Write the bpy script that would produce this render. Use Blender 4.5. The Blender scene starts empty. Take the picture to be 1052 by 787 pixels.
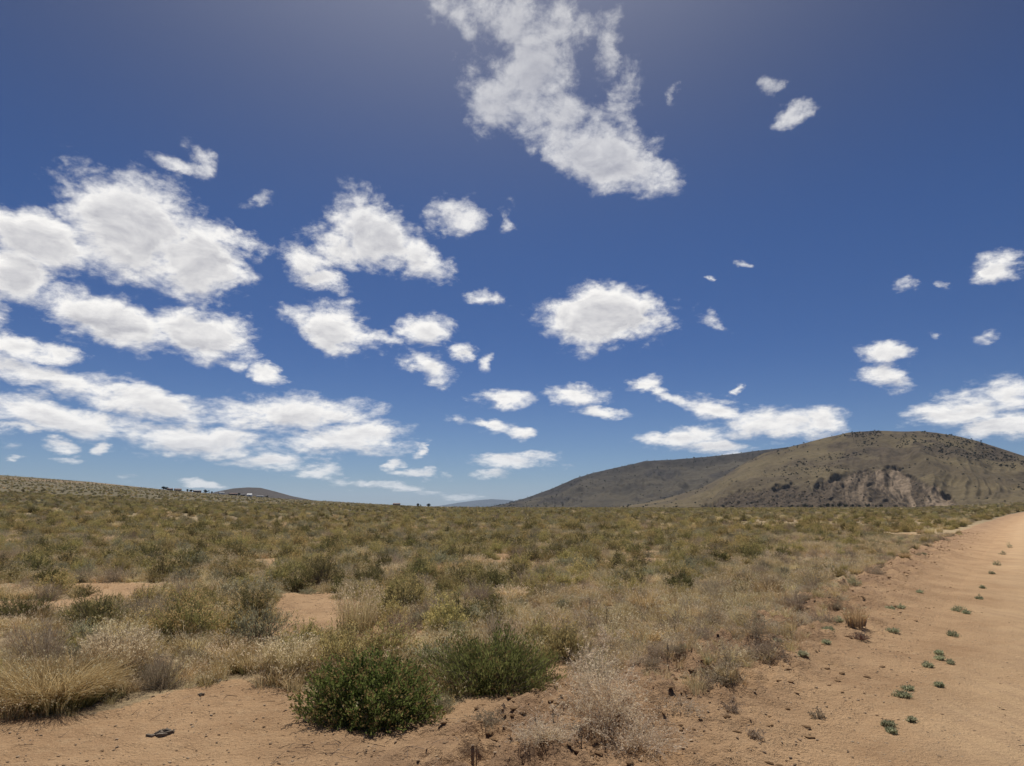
import bpy, math, random
import numpy as np
from mathutils import Vector
rad = math.radians
scene = bpy.context.scene
COL = scene.collection

# ------------------------------------------------------------------ camera
EYE = 1.7
FPX = 526 / math.tan(rad(37.5))
PITCH = math.atan((521 - 393.5) / FPX)
cam_data = bpy.data.cameras.new('camera')
cam_data.angle = rad(75); cam_data.sensor_fit = 'HORIZONTAL'
cam_data.clip_start = 0.05; cam_data.clip_end = 120000
cam = bpy.data.objects.new('camera', cam_data); COL.objects.link(cam)
cam.location = (0, 0, EYE); cam.rotation_euler = (math.pi / 2 + PITCH, 0, 0)
scene.camera = cam

# ------------------------------------------------------------------ colour management
scene.view_settings.view_transform = 'Standard'
scene.view_settings.look = 'None'
scene.view_settings.exposure = 0.0
scene.view_settings.gamma = 1.0
scene.view_settings.use_curve_mapping = False
scene.cycles.use_denoising = True
scene.cycles.denoiser = 'OPENIMAGEDENOISE'
scene.cycles.denoising_input_passes = 'RGB_ALBEDO_NORMAL'
scene.cycles.denoising_prefilter = 'ACCURATE'
scene.cycles.max_bounces = 6
scene.cycles.diffuse_bounces = 3
scene.cycles.transparent_max_bounces = 8
scene.cycles.volume_bounces = 1

# ------------------------------------------------------------------ sun
SUN_EL, SUN_AZ = rad(66), rad(-5)
sun_data = bpy.data.lights.new('sun', 'SUN')
sun_data.energy = 4.8; sun_data.angle = rad(0.53); sun_data.color = (1.0, 0.955, 0.88)
sun = bpy.data.objects.new('sun', sun_data); COL.objects.link(sun)
SUNV = Vector((math.sin(SUN_AZ) * math.cos(SUN_EL), math.cos(SUN_AZ) * math.cos(SUN_EL), math.sin(SUN_EL)))
sun.rotation_euler = (-SUNV).to_track_quat('-Z', 'Y').to_euler()
sun.location = (0, 0, 50)

# ------------------------------------------------------------------ photo pixel -> direction
def pdir(px, py):
    x = px - 526.0; y = 393.5 - py
    return (x, FPX * math.cos(PITCH) - y * math.sin(PITCH), FPX * math.sin(PITCH) + y * math.cos(PITCH))
def azel(px, py):
    a = pdir(px, py)
    return math.atan2(a[0], a[1]), math.atan2(a[2], math.hypot(a[0], a[1]))

# ------------------------------------------------------------------ node helpers
class NT:
    def __init__(s, tree): s.t = tree; s.n = tree.nodes; s.l = tree.links
    def new(s, typ, **kw):
        n = s.n.new(typ)
        for k, v in kw.items(): setattr(n, k, v)
        return n
    def link(s, a, b): s.l.new(a, b)
    def _in(s, sock, v):
        if v is None: return
        if isinstance(v, bpy.types.NodeSocket): s.l.new(v, sock)
        else: sock.default_value = v
    def math(s, op, a, b=None, c=None, clamp=False):
        n = s.new('ShaderNodeMath', operation=op, use_clamp=clamp)
        s._in(n.inputs[0], a); s._in(n.inputs[1], b); s._in(n.inputs[2], c)
        return n.outputs[0]
    def vmath(s, op, a, b=None, c=None):
        n = s.new('ShaderNodeVectorMath', operation=op)
        s._in(n.inputs[0], a); s._in(n.inputs[1], b)
        if c is not None: s._in(n.inputs[2], c)
        return n.outputs[1] if op in ('DOT_PRODUCT', 'LENGTH') else n.outputs[0]
    def noise(s, vec, scale, detail=4, rough=0.5, dist=0.0, out=0, lac=2.0):
        n = s.new('ShaderNodeTexNoise'); s._in(n.inputs['Vector'], vec)
        n.inputs['Scale'].default_value = scale; n.inputs['Detail'].default_value = detail
        n.inputs['Roughness'].default_value = rough; n.inputs['Distortion'].default_value = dist
        n.inputs['Lacunarity'].default_value = lac
        return n.outputs[out]
    def mix(s, f, a, b, blend='MIX'):
        n = s.new('ShaderNodeMix', data_type='RGBA', blend_type=blend)
        s._in(n.inputs[0], f)
        s._in(n.inputs[6], a if isinstance(a, bpy.types.NodeSocket) else (*a[:3], 1))
        s._in(n.inputs[7], b if isinstance(b, bpy.types.NodeSocket) else (*b[:3], 1))
        return n.outputs[2]
    def smooth(s, v, lo, hi, a=0.0, b=1.0):
        n = s.new('ShaderNodeMapRange', interpolation_type='SMOOTHSTEP')
        s._in(n.inputs[0], v); n.inputs[1].default_value = lo; n.inputs[2].default_value = hi
        n.inputs[3].default_value = a; n.inputs[4].default_value = b
        return n.outputs[0]
    def attr(s, name):
        n = s.new('ShaderNodeAttribute'); n.attribute_name = name
        return n.outputs['Fac']

# ------------------------------------------------------------------ sky with its clouds
CL = [  # cx, cy, rx, ry, tilt, thinness (photo pixels turned into azimuth and elevation below)
 (45,250,66,34,0,0),(135,232,82,60,15,0),(205,265,52,48,15,0),(240,243,42,13,15,.1),
 (15,285,52,30,10,0),(110,328,78,28,10,0),(208,342,60,27,8,0),(235,370,26,14,20,.25),(277,383,25,10,20,.05),
 (15,350,32,13,15,0),(58,361,44,11,8,0),(40,382,85,18,11,0),(150,412,105,22,10,0),(300,424,95,24,2,0),
 (60,428,105,22,8,0),(200,450,120,20,6,0),(350,452,85,19,-3,0),(272,474,45,11,0,0),(322,484,36,9,0,.05),(20,441,48,8,0,.1),
 (55,459,19,4.5,0,.1),(105,461,15,4.5,0,.1),(70,471,20,4,0,.25),(205,496,27,4.5,0,.1),(137,488,14,3.5,0,.35),(8,470,8,4,0,.2),
 (385,238,52,36,25,0),(352,254,42,24,5,0),(322,266,38,20,5,0),(430,265,38,25,25,0),(338,288,28,14,10,0),(468,219,30,23,10,.05),
 (270,205,17,10,-20,.33),(180,165,42,11,5,.3),(211,160,21,14,30,.2),(343,337,48,23,15,0),(385,348,22,8,5,.2),
 (440,338,34,17,0,0),(440,375,34,18,15,0),(473,362,15,8,0,.05),(497,308,25,11,5,.08),(501,371,9,10,0,.15),
 (512,407,38,13,0,0),(495,436,31,8,8,.02),(534,442,15,7,0,.1),(528,473,46,10,0,0),(433,464,10,5,0,.08),(422,487,25,7,0,.05),
 (404,475,10,6,0,.1),(395,500,62,6,5,.2),(455,489,12,4,0,.35),(505,486,20,5,0,.3),(480,512,32,5,0,.3),(446,507,25,5,0,.35),
 (618,325,62,33,0,-.1),(588,322,34,26,0,-.1),(662,314,25,19,-25,0),(590,406,38,14,0,0),(618,422,28,7,5,.15),
 (664,397,15,6,0,.1),(690,406,35,8,18,.12),(738,416,34,14,12,0),(790,432,62,19,5,0),(840,433,36,17,-8,0),
 (700,451,46,13,0,0),(738,460,62,9,0,0),(752,394,6,6,0,.2),(912,363,37,15,0,0),(912,388,36,17,0,0),
 (985,422,60,18,-8,0),(1032,405,48,22,-10,0),(1022,440,55,16,0,0),(1028,274,32,18,0,0),(965,293,9,9,0,.22),
 (934,289,13,8,-30,.3),(965,342,9,6,0,.25),(1015,348,16,6,0,.38),(762,274,10,5.5,0,.15),(728,285,5,4,0,.2),
 (733,328,17,9,30,.36),(793,86,11,14,0,.25),(810,117,19,10,-15,.1),(690,98,6,12,0,.42),(520,223,10,18,30,.45),
 (540,95,75,60,30,.12),(465,15,60,22,15,.12),(530,30,62,42,20,.05),(508,95,45,52,0,.05),(560,75,62,52,35,.03),(570,30,40,40,0,.12),(585,130,60,48,30,.03),
 (620,160,66,34,15,.03),(662,165,38,30,30,.03),(618,55,18,50,20,.3),(640,100,18,42,20,.3),(500,-60,150,50,5,.2),
 (-60,300,70,90,0,0),(-90,420,110,40,5,0),(1110,430,60,40,0,0),(-200,350,120,70,0,0),(1300,380,160,50,0,.05),(1250,150,120,60,20,.2),
]
world = bpy.data.worlds.new('World'); scene.world = world; world.use_nodes = True
W = NT(world.node_tree); W.n.clear()
sky = W.new('ShaderNodeTexSky', sky_type='NISHITA')
sky.sun_disc = False; sky.sun_elevation = SUN_EL; sky.sun_rotation = SUN_AZ
sky.altitude = 2300; sky.air_density = 1.0; sky.dust_density = 1.4; sky.ozone_density = 2.5
tc = W.new('ShaderNodeTexCoord')
sep = W.new('ShaderNodeSeparateXYZ'); W.link(tc.outputs['Generated'], sep.inputs[0])
w_az = W.math('ARCTAN2', sep.outputs[0], sep.outputs[1])
w_el = W.math('ARCSINE', sep.outputs[2])
cmb = W.new('ShaderNodeCombineXYZ'); W._in(cmb.inputs[0], w_az); W._in(cmb.inputs[1], w_el)
P0 = cmb.outputs[0]
lnel = W.math('MULTIPLY', W.math('LOGARITHM', W.math('MAXIMUM', W.math('ADD', w_el, .07), .02), math.e), .22)
cmb2 = W.new('ShaderNodeCombineXYZ'); W._in(cmb2.inputs[0], w_az); W._in(cmb2.inputs[1], W.math('MULTIPLY_ADD', w_el, 1.1, lnel))
PN = cmb2.outputs[0]
wn = W.noise(PN, 10, 6, 0.62, out=1)
warp = W.vmath('MULTIPLY', W.vmath('SUBTRACT', wn, (.5, .5, .5)), (0.10, 0.055, 0.0))
P1 = W.vmath('ADD', P0, warp)
def ellipse(c):
    cx, cy, rx, ry, rot, thin = c
    if rx < 25: rx *= 1.25; ry *= 1.3
    a0, e0 = azel(cx, cy)
    sx = (azel(cx + 1, cy)[0] - azel(cx - 1, cy)[0]) / 2 * rx
    sy = (azel(cx, cy - 1)[1] - azel(cx, cy + 1)[1]) / 2 * ry
    return a0, e0, sx, sy, -rad(rot), thin
ELL = [(ellipse(c[:5] + (c[5] - (.22 if c[2] >= 45 and c[5] < .1 and 150 < c[1] < 350 else -.11 if c[1] < 190 and c[0] > 400 and c[0] < 700 else -c[5] * .35),)), c[2] * c[3]) for c in CL]
def quad(P):
    sp = W.new('ShaderNodeSeparateXYZ'); W.link(P, sp.inputs[0]); u, v = sp.outputs[0], sp.outputs[1]
    k = W.new('ShaderNodeCombineXYZ'); W._in(k.inputs[0], W.math('MULTIPLY', u, u)); W._in(k.inputs[1], W.math('MULTIPLY', u, v)); W._in(k.inputs[2], W.math('MULTIPLY', v, v))
    k2 = W.new('ShaderNodeCombineXYZ'); W._in(k2.inputs[0], u); W._in(k2.inputs[1], v); k2.inputs[2].default_value = 1.0
    return k.outputs[0], k2.outputs[0]
def chain(K, lst):
    """squared distance to the nearest of the sky's cloud bodies, in units of their size"""
    K1, K2 = K; D = None
    for n, (a0, e0, sx, sy, th, thin) in enumerate(lst):
        c, s_ = math.cos(th), math.sin(th); A, B = 1 / sx ** 2, 1 / sy ** 2
        q = A * c * c + B * s_ * s_, 2 * c * s_ * (A - B), A * s_ * s_ + B * c * c
        f = q[0] * a0 * a0 + q[1] * a0 * e0 + q[2] * e0 * e0 + thin
        if n and n % 8 == 0:    # evaluation in sequence: the second term is K2's constant times nothing
            K1 = W.vmath('ADD', K1, W.vmath('MULTIPLY', W.vmath('MULTIPLY', D, (1e-9, 0, 0)), (1e-9, 0, 0)))
        d = W.math('ADD', W.vmath('DOT_PRODUCT', K1, q), W.vmath('DOT_PRODUCT', K2, (-2 * q[0] * a0 - q[1] * e0, -2 * q[2] * e0 - q[1] * a0, f)))
        D = d if D is None else W.math('MINIMUM', D, d)
    if D is None: return None
    return W.math('SUBTRACT', 1.0, W.math('SQRT', W.math('MAXIMUM', D, 0.0)))
KA = quad(P1); KB = quad(W.vmath('ADD', P1, (0.0, 0.020, 0.0)))
n1 = W.noise(PN, 13, 12, 0.62, 0.35)
n2 = W.noise(PN, 70, 6, 0.62, 0.4)
def billow(vec):
    v = W.new('ShaderNodeTexVoronoi', normalize=True); W.link(vec, v.inputs['Vector']); v.inputs['Scale'].default_value = 34
    v.inputs['Detail'].default_value = 3; v.inputs['Roughness'].default_value = .55; v.inputs['Lacunarity'].default_value = 2.2
    return v.outputs[0]
PB = W.vmath('ADD', PN, W.vmath('MULTIPLY', W.vmath('SUBTRACT', W.noise(PN, 40, 4, .6, out=1), (.5, .5, .5)), (.022, .022, 0)))
vor = billow(PB)
nA = W.math('ADD', W.math('ADD', W.math('MULTIPLY', n1, .62), W.math('MULTIPLY', n2, .20)), W.math('MULTIPLY_ADD', vor, -.34, .185))
nB = W.noise(W.vmath('ADD', PN, (-0.004, 0.013, 0)), 13, 6, 0.6, 0.35)
n1c = W.noise(PN, 13, 6, 0.6, 0.35)
nterm = W.math('MULTIPLY', W.math('SUBTRACT', nA, 0.5), 2.6)
relief = W.math('ADD', W.math('MULTIPLY', W.math('SUBTRACT', nB, n1c), 2.0), W.math('MULTIPLY_ADD', vor, .55, -.16))
high = W.smooth(w_el, rad(18), rad(38), 1.0, 0.52)
low_ = W.smooth(w_el, rad(0), rad(7), 0.72, 1.0)
high = W.math('MULTIPLY', high, low_)
SKY_STR = 0.10
# the air is clear and dry: deep blue overhead
tint = W.mix(W.smooth(w_el, rad(1), rad(14)), (.42, .50, .62), (.27, .385, .585))
tint = W.mix(W.smooth(w_el, rad(20), rad(42)), tint, (.36, .34, .42))
aur = W.math('POWER', W.math('MAXIMUM', W.vmath('DOT_PRODUCT', tc.outputs['Generated'], tuple(SUNV)), 0.0), 13.0)     # the bright aureole round the sun
sky_rgb = W.vmath('ADD', W.vmath('MULTIPLY', sky.outputs[0], W.vmath('MULTIPLY', tint, (SKY_STR,) * 3)), W.mix(aur, (0, 0, 0), (.52, .52, .52)))
def sky_bg(lst, lst2):
    M1 = chain(KA, lst)
    if M1 is None:
        fin = sky_rgb
    else:
        dens = W.math('ADD', nterm, M1)
        alpha = W.smooth(dens, -0.10, 0.68)
        thick = W.smooth(dens, 0.40, 1.15)
        shade = W.math('MULTIPLY', thick, 0.30)
        M2 = chain(KB, lst2)
        if M2 is not None: shade = W.math('ADD', shade, W.math('MULTIPLY', W.smooth(W.math('ADD', M2, W.math('MULTIPLY', nterm, .5)), 0.1, 0.9), 0.36))
        shade = W.math('ADD', shade, relief, clamp=True)
        cc = W.mix(shade, (0.98, 0.96, 0.93), (0.43, 0.43, 0.475))
        fin = W.mix(W.math('MULTIPLY', alpha, high), sky_rgb, cc)
    b_ = W.new('ShaderNodeBackground'); W.link(fin, b_.inputs[0]); b_.inputs[1].default_value = 1.0
    return b_.outputs[0]
CUTS = [rad(v) for v in (-25, -14, -3, 9, 50)]
def reach(e, lo, hi):
    w = 1.75 * max(e[2], e[3] * .6) + .055
    return e[0] + w > lo and e[0] - w < hi
def tree(cuts, lo, hi):
    if not cuts:
        return sky_bg([e for e, sz in ELL if reach(e, lo, hi)], [e for e, sz in ELL if sz > 350 and reach(e, lo, hi)])
    m = len(cuts) // 2; f = W.math('GREATER_THAN', w_az, cuts[m])
    ms = W.new('ShaderNodeMixShader'); W.link(f, ms.inputs[0])
    W.link(tree(cuts[:m], lo, cuts[m]), ms.inputs[1]); W.link(tree(cuts[m + 1:], cuts[m], hi), ms.inputs[2])
    return ms.outputs[0]
bg = W.new('ShaderNodeMixShader'); W.link(W.math('GREATER_THAN', w_el, -0.01), bg.inputs[0])
W.link(sky_bg([], []), bg.inputs[1]); W.link(tree(CUTS, -4, 4), bg.inputs[2])
wo = W.new('ShaderNodeOutputWorld'); W.link(bg.outputs[0], wo.inputs[0])
world.cycles.sampling_method = 'MANUAL'; world.cycles.sample_map_resolution = 512

# ------------------------------------------------------------------ numpy noise
def _hash(ix, iy, seed):
    h = (ix.astype(np.int64) * 374761393 + iy.astype(np.int64) * 668265263 + seed * 974634777) & 0x7fffffff
    h = ((h ^ (h >> 13)) * 1274126177) & 0x7fffffff
    h = h ^ (h >> 16)
    return (h & 0xffff) / 65535.0
def vnoise(x, y, seed=0):
    ix = np.floor(x); iy = np.floor(y); fx = x - ix; fy = y - iy
    u = fx * fx * fx * (fx * (fx * 6 - 15) + 10); v = fy * fy * fy * (fy * (fy * 6 - 15) + 10)
    a = _hash(ix, iy, seed); b = _hash(ix + 1, iy, seed); c = _hash(ix, iy + 1, seed); d = _hash(ix + 1, iy + 1, seed)
    return (a * (1 - u) + b * u) * (1 - v) + (c * (1 - u) + d * u) * v - 0.5
def fbm(x, y, oct=4, seed=0, gain=0.5):
    s = 0; a = 1.0; f = 1.0
    for i in range(oct):
        s = s + a * vnoise(x * f + 17.3 * i, y * f - 9.1 * i, seed + i); a *= gain; f *= 2.03
    return s
def ridged(x, y, oct=4, seed=0):
    s = 0; a = 1.0; f = 1.0
    for i in range(oct):
        s = s + a * (1 - np.abs(2 * vnoise(x * f + 5.7 * i, y * f + 3.3 * i, seed + i)) * 2); a *= 0.5; f *= 2.1
    return s
def sstep(v, lo, hi):
    t = np.clip((v - lo) / (hi - lo), 0, 1); return t * t * (3 - 2 * t)

# ------------------------------------------------------------------ terrain
RD = rad(36.4); CR, SR = math.cos(RD), math.sin(RD)
ROAD_L, ROAD_R, BERM = -1.15, 4.0, -2.75
BEND = 1.25e-4
def road_st(x, y):      # along and across the road, which bends gently to the right
    s = x * SR + y * CR
    return s, x * CR - y * SR - BEND * np.clip(s, 0, 1500) ** 2
def road_xy(s, t):
    t = t + BEND * np.clip(s, 0, 1500) ** 2
    return s * SR + t * CR, s * CR - t * SR
_sk = [(-75, 3.2), (-50, 2.7)] + [(math.degrees(azel(px, py)[0]), math.degrees(azel(px, py)[1]) + .05) for px, py in
      ((0, 487), (90, 494), (180, 503), (300, 512.5), (380, 517.5), (440, 520.3))] + [(0, 0.02), (20, 0.02), (31, .03), (36.9, .40), (45, .9), (75, .9), (120, 0)]
SKX = np.array([a for a, b in _sk]); SKY_ = np.array([b for a, b in _sk])
RR = 1400.0
def H(x, y, rough=True):
    x = np.asarray(x, float); y = np.asarray(y, float)
    r = np.hypot(x, y) + 1e-6; az = np.degrees(np.arctan2(x, y))
    e = np.interp(az, SKX, SKY_); e = e * (0.985 + 0.0)
    s = r / RR
    S = np.where(s < 1, s ** 1.5, 1 + 0.3 * np.tanh(s - 1))
    z = RR * np.tan(np.radians(e)) * S
    far = sstep(r, 8, 60)
    z = z + 0.10 * fbm(x / 9, y / 9, 2, 3) * (0.4 + far) + 1.2 * fbm(x / 160, y / 160, 3, 5) * sstep(r, 120, 600) * (z > .5)
    s_, t_ = road_st(x, y)
    amp = np.where(s_ > 0, 1, 0.8) * (0.8 + 0.5 * fbm(s_ / 2.2, t_ * 0 + 3, 3, 11))
    bw = np.where(t_ < BERM, 0.75, 0.95)
    z = z + 0.19 * amp * np.exp(-((t_ - BERM) / bw) ** 2)
    inroad = sstep(t_, -2.0, -0.7) * (1 - sstep(t_, 3.6, 4.4))
    z = z - inroad * .028 * (np.exp(-((t_ - .25) / .16) ** 2) + np.exp(-((t_ - 1.85) / .16) ** 2) + .6 * np.exp(-((t_ + .45) / .13) ** 2)) * (1 + .6 * fbm(s_ / 1.4, t_, 2, 43))
    z = z - 0.05 * inroad + 0.2 * np.exp(-((t_ - 4.9) / 0.8) ** 2)
    if rough:
        nf = 1 - sstep(r, 25, 60)
        z = z + nf * (1 - 0.75 * inroad) * (0.045 * fbm(x / 1.1, y / 1.1, 4, 21, .55) + .022 * (1 - sstep(r, 14, 24)) * fbm(x / .28, y / .16, 3, 23, .6))
        bm = np.exp(-((t_ - BERM) / 0.9) ** 2) * nf
        z = z + bm * 0.21 * np.maximum(0, fbm(x / .25, y / .25, 4, 31, .65) + .05) + bm * .06 * fbm(x / .7, y / .7, 2, 33)
        z = z + nf * inroad * 0.012 * fbm(t_ / .25, s_ / 2.5, 2, 41)
    return z
def ground(px, py):
    a = pdir(px, py); z = 0.0
    for i in range(12):
        t = (z - EYE) / a[2]; x, y = a[0] * t, a[1] * t
        z = 0.5 * z + 0.5 * float(H(x, y, False))
    return x, y
# vegetation boundary: bare soil polygons in plan
def gp(px, py):
    a = pdir(px, py); t = -EYE / a[2]; return (a[0] * t, a[1] * t)
BARE = [gp(*q) for q in ((-700, 760), (-200, 742), (0, 742), (70, 736), (120, 725), (190, 705), (255, 694), (300, 706), (345, 712),
        (380, 752), (450, 735), (555, 695), (585, 672), (640, 664), (705, 664), (765, 640), (830, 614), (880, 600))]
BARE += [road_xy(s, t) for s, t in ((20, -3.6), (26, -3.5), (60, -3.5), (150, -3.6), (300, -4), (600, -4), (900, -4), (900, 6.5), (600, 6.5), (300, 6.5), (150, 6.5), (6, 6.5), (-10, 6.5), (-20, -10))]
PATCH = [gp(*q) for q in ((250, 632), (290, 612), (330, 606), (372, 612), (385, 628), (352, 648), (345, 668), (300, 672), (255, 655))]
PATCH2 = [gp(*q) for q in ((560, 606), (600, 598), (625, 602), (600, 612))]
def inpoly(x, y, poly):
    c = np.zeros(np.shape(x), bool); n = len(poly)
    for i in range(n):
        x1, y1 = poly[i]; x2, y2 = poly[(i + 1) % n]
        if y1 == y2: continue
        k = ((y1 > y) != (y2 > y)) & (x < (x2 - x1) * (y - y1) / (y2 - y1) + x1); c ^= k
    return c
def is_bare(x, y, wob=0.25):
    x = np.asarray(x, float); y = np.asarray(y, float)
    wx = x + wob * 2 * fbm(x / 1.2, y / 1.2, 2, 51); wy = y + wob * 2 * fbm(x / 1.2, y / 1.2, 2, 57)
    return inpoly(wx, wy, BARE) | inpoly(wx, wy, PATCH) | inpoly(wx, wy, PATCH2) | ((fbm(x / 2.4, y / 2.4, 2, 61) > .34) & (x * x + y * y < 3000))

# ------------------------------------------------------------------ mesh helper
def make_mesh(name, V, F, mats, mi=None, attrs=None, smooth=False):
    me = bpy.data.meshes.new(name)
    V = np.ascontiguousarray(V, np.float32); F = np.ascontiguousarray(F, np.int32)
    k = F.shape[1]
    me.vertices.add(len(V)); me.vertices.foreach_set('co', V.ravel())
    me.loops.add(F.size); me.loops.foreach_set('vertex_index', F.ravel())
    me.polygons.add(len(F)); me.polygons.foreach_set('loop_start', np.arange(0, F.size, k, dtype=np.int32))
    if mi is not None: me.polygons.foreach_set('material_index', np.ascontiguousarray(mi, np.int32))
    for m in mats: me.materials.append(m)
    for an, (dom, arr) in (attrs or {}).items():
        at = me.attributes.new(an, 'FLOAT', dom); at.data.foreach_set('value', np.ascontiguousarray(arr, np.float32))
    me.update(calc_edges=True)
    me.shade_smooth() if smooth else me.shade_flat()
    return me
def add_obj(name, me, parent=None, **props):
    o = bpy.data.objects.new(name, me); COL.objects.link(o)
    if parent: o.parent = parent
    for k, v in props.items(): o[k] = v
    return o
def grid_faces(nr, nc, off=0):
    i = np.arange(nr - 1)[:, None]; j = np.arange(nc - 1)[None, :]
    a = i * nc + j
    return np.stack([a, a + 1, a + nc + 1, a + nc], -1).reshape(-1, 4) + off

# ------------------------------------------------------------------ soil material (world-space, shared by ground and road)
def soil_material(name, road=False):
    m = bpy.data.materials.new(name); m.use_nodes = True
    T = NT(m.node_tree); b = T.n['Principled BSDF']
    geo = T.new('ShaderNodeNewGeometry'); P = geo.outputs['Position']
    ln = T.vmath('LENGTH', P)
    n1 = T.noise(P, 0.8, 5, .6); n2 = T.noise(P, 7, 6, .65); n3 = T.noise(P, 60, 4, .7); n4 = T.noise(P, 0.16, 3, .5)
    base = T.mix(T.smooth(n1, .35, .65), (.360, .222, .118), (.485, .312, .170))
    base = T.mix(T.math('MULTIPLY', T.smooth(n2, .45, .75), .5), base, (.47, .325, .188))
    base = T.mix(T.math('MULTIPLY', T.smooth(n3, .5, .66), .5), base, (.20, .122, .066))
    base = T.mix(T.math('MULTIPLY', T.smooth(T.noise(P, 130, 2, .5), .6, .72), .6), base, (.62, .46, .30))
    base = T.mix(T.math('MULTIPLY', T.attr('berm'), T.smooth(T.noise(P, 1.7, 5, .65), .34, .6, .2, .92)), base, (.235, .145, .085))
    if road:
        base = T.mix(T.math('MULTIPLY', T.attr('wheel'), .62), base, (.54, .375, .215))
        mp = T.new('ShaderNodeMapping', vector_type='POINT'); T.link(P, mp.inputs[0])
        mp.inputs[2].default_value = (0, 0, RD); mp.inputs[3].default_value = (5.0, .25, 1)
        tr = T.noise(mp.outputs[0], 1.0, 4, .6)
        base = T.mix(T.math('MULTIPLY', T.math('MULTIPLY', T.smooth(tr, .4, .65), .6), T.attr('wheel')), base, (.36, .235, .14))
    else:
        veg = T.attr('veg')
        lit = T.mix(T.smooth(n2, .35, .65), (.26, .195, .115), (.40, .31, .18))
        base = T.mix(T.math('MULTIPLY', veg, T.smooth(T.noise(P, 2.3, 4, .6), .25, .5, .35, .9)), base, lit)
        # far plain: brush too small to see singly
        vo = T.new('ShaderNodeTexVoronoi'); T.link(P, vo.inputs['Vector']); vo.inputs['Scale'].default_value = .42; vo.inputs['Randomness'].default_value = 1
        spots = T.smooth(vo.outputs[0], .25, .75)
        f1 = T.mix(spots, (.085, .073, .042), (.140, .116, .068))
        f1 = T.mix(T.smooth(T.noise(P, .035, 4, .6), .35, .65), f1, (.125, .105, .060))
        f1 = T.mix(T.math('MULTIPLY', T.smooth(T.noise(P, .012, 4, .6), .48, .66), .55), f1, (.16, .125, .072))
        f1 = T.mix(T.math('MULTIPLY', T.attr('track'), 0.75), f1, (.24, .165, .10))
        farf = T.math('MULTIPLY', T.smooth(ln, 45, 160), veg)
        base = T.mix(farf, base, f1)
    T.link(base, b.inputs['Base Color']); b.inputs['Roughness'].default_value = .95
    b.inputs['Specular IOR Level'].default_value = .15
    fade = T.smooth(ln, 10, 70, 1, 0)
    hgt = T.math('ADD', T.math('MULTIPLY', n2, 0.5), T.math('MULTIPLY', n3, 0.22))
    hgt = T.math('ADD', hgt, T.math('MULTIPLY', T.noise(P, 22, 5, .7), .55))
    pv = T.new('ShaderNodeTexVoronoi'); T.link(P, pv.inputs['Vector']); pv.inputs['Scale'].default_value = 38
    hgt = T.math('ADD', hgt, T.math('MULTIPLY', T.smooth(pv.outputs[0], .0, .35, 1, 0), 0.10))
    bp = T.new('ShaderNodeBump'); T.link(hgt, bp.inputs['Height']); bp.inputs['Distance'].default_value = .15
    T.link(T.math('MULTIPLY', fade, .75), bp.inputs['Strength']); T.link(bp.outputs[0], b.inputs['Normal'])
    return m
M_SOIL = soil_material('desert_soil'); M_ROAD = soil_material('dirt_road_surface', True)

# ground: polar sheet, fine where the camera looks
azs = np.radians(np.concatenate([np.arange(-180, -50, 5.0), np.arange(-50, 50, 0.18), np.arange(50, 180.1, 5.0)]))
rs = [0.0, 0.8, 1.6]
while rs[-1] < 60000: rs.append(rs[-1] * (1.007 if 3.5 < rs[-1] < 14 else 1.012 if 3.5 < rs[-1] < 60 else 1.03 if rs[-1] > 3.5 else 1.1))
rs = np.array(rs)
RG, AG = np.meshgrid(rs, azs, indexing='ij')
X = RG * np.sin(AG); Y = RG * np.cos(AG); Z = H(X, Y)
s_, t_ = road_st(X, Y)
Z = Z - 0.03 * sstep(t_, ROAD_L - .15, ROAD_L + .35) * (1 - sstep(t_, ROAD_R - .35, ROAD_R + .15))
veg = 1 - is_bare(X, Y).astype(float)
veg = np.where((t_ > 6.5) | (RG > 1200), 1, veg)
berm = np.exp(-((t_ - BERM + .15) / 1.05) ** 2)
_tel = np.degrees(np.arctan2(Z - EYE, RG)); _az = np.degrees(AG)
_te = np.interp(_az, [-38, -32, -27, -24], [1.95, 1.72, 1.35, 1.05])
track = np.exp(-((_tel - _te) / .06) ** 2) * (_az < -24) * (RG < RR) * (fbm(X / 40, Y / 40, 2, 9) > -.15)
g_me = make_mesh('ground', np.stack([X, Y, Z], -1).reshape(-1, 3), grid_faces(*X.shape)[:, ::-1], [M_SOIL],
                 attrs={'veg': ('POINT', veg.ravel()), 'berm': ('POINT', berm.ravel()), 'track': ('POINT', track.ravel())}, smooth=True)
add_obj('ground', g_me, kind='structure')
# road ribbon
ss = [-12.0]
while ss[-1] < 1200: ss.append(ss[-1] + max(.12, abs(ss[-1]) * .012))
ss = np.array(ss); ts = np.arange(ROAD_L - .25, ROAD_R + .26, .12)
SG, TG = np.meshgrid(ss, ts, indexing='ij')
edge = np.minimum(TG - (ROAD_L - .25), (ROAD_R + .25) - TG)
X, Y = road_xy(SG, TG)
Z = H(X, Y) + 0.004 - 0.05 * (1 - sstep(edge, 0, .3)) + .012 * fbm(X / .5, Y / .5, 2, 71) * (1 - sstep(edge, .2, .6))
r_me = make_mesh('dirt_road', np.stack([X, Y, Z], -1).reshape(-1, 3), grid_faces(*X.shape)[:, ::-1], [M_ROAD], attrs={'wheel': ('POINT', (sstep(edge + .7 * fbm(X / .9, Y / .9, 5, 73, .6), .25, 1.7)).ravel()), 'berm': ('POINT', (np.exp(-((TG - BERM + .15) / 1.05) ** 2)).ravel())}, smooth=True)
add_obj('dirt_road', r_me, kind='structure')

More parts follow.
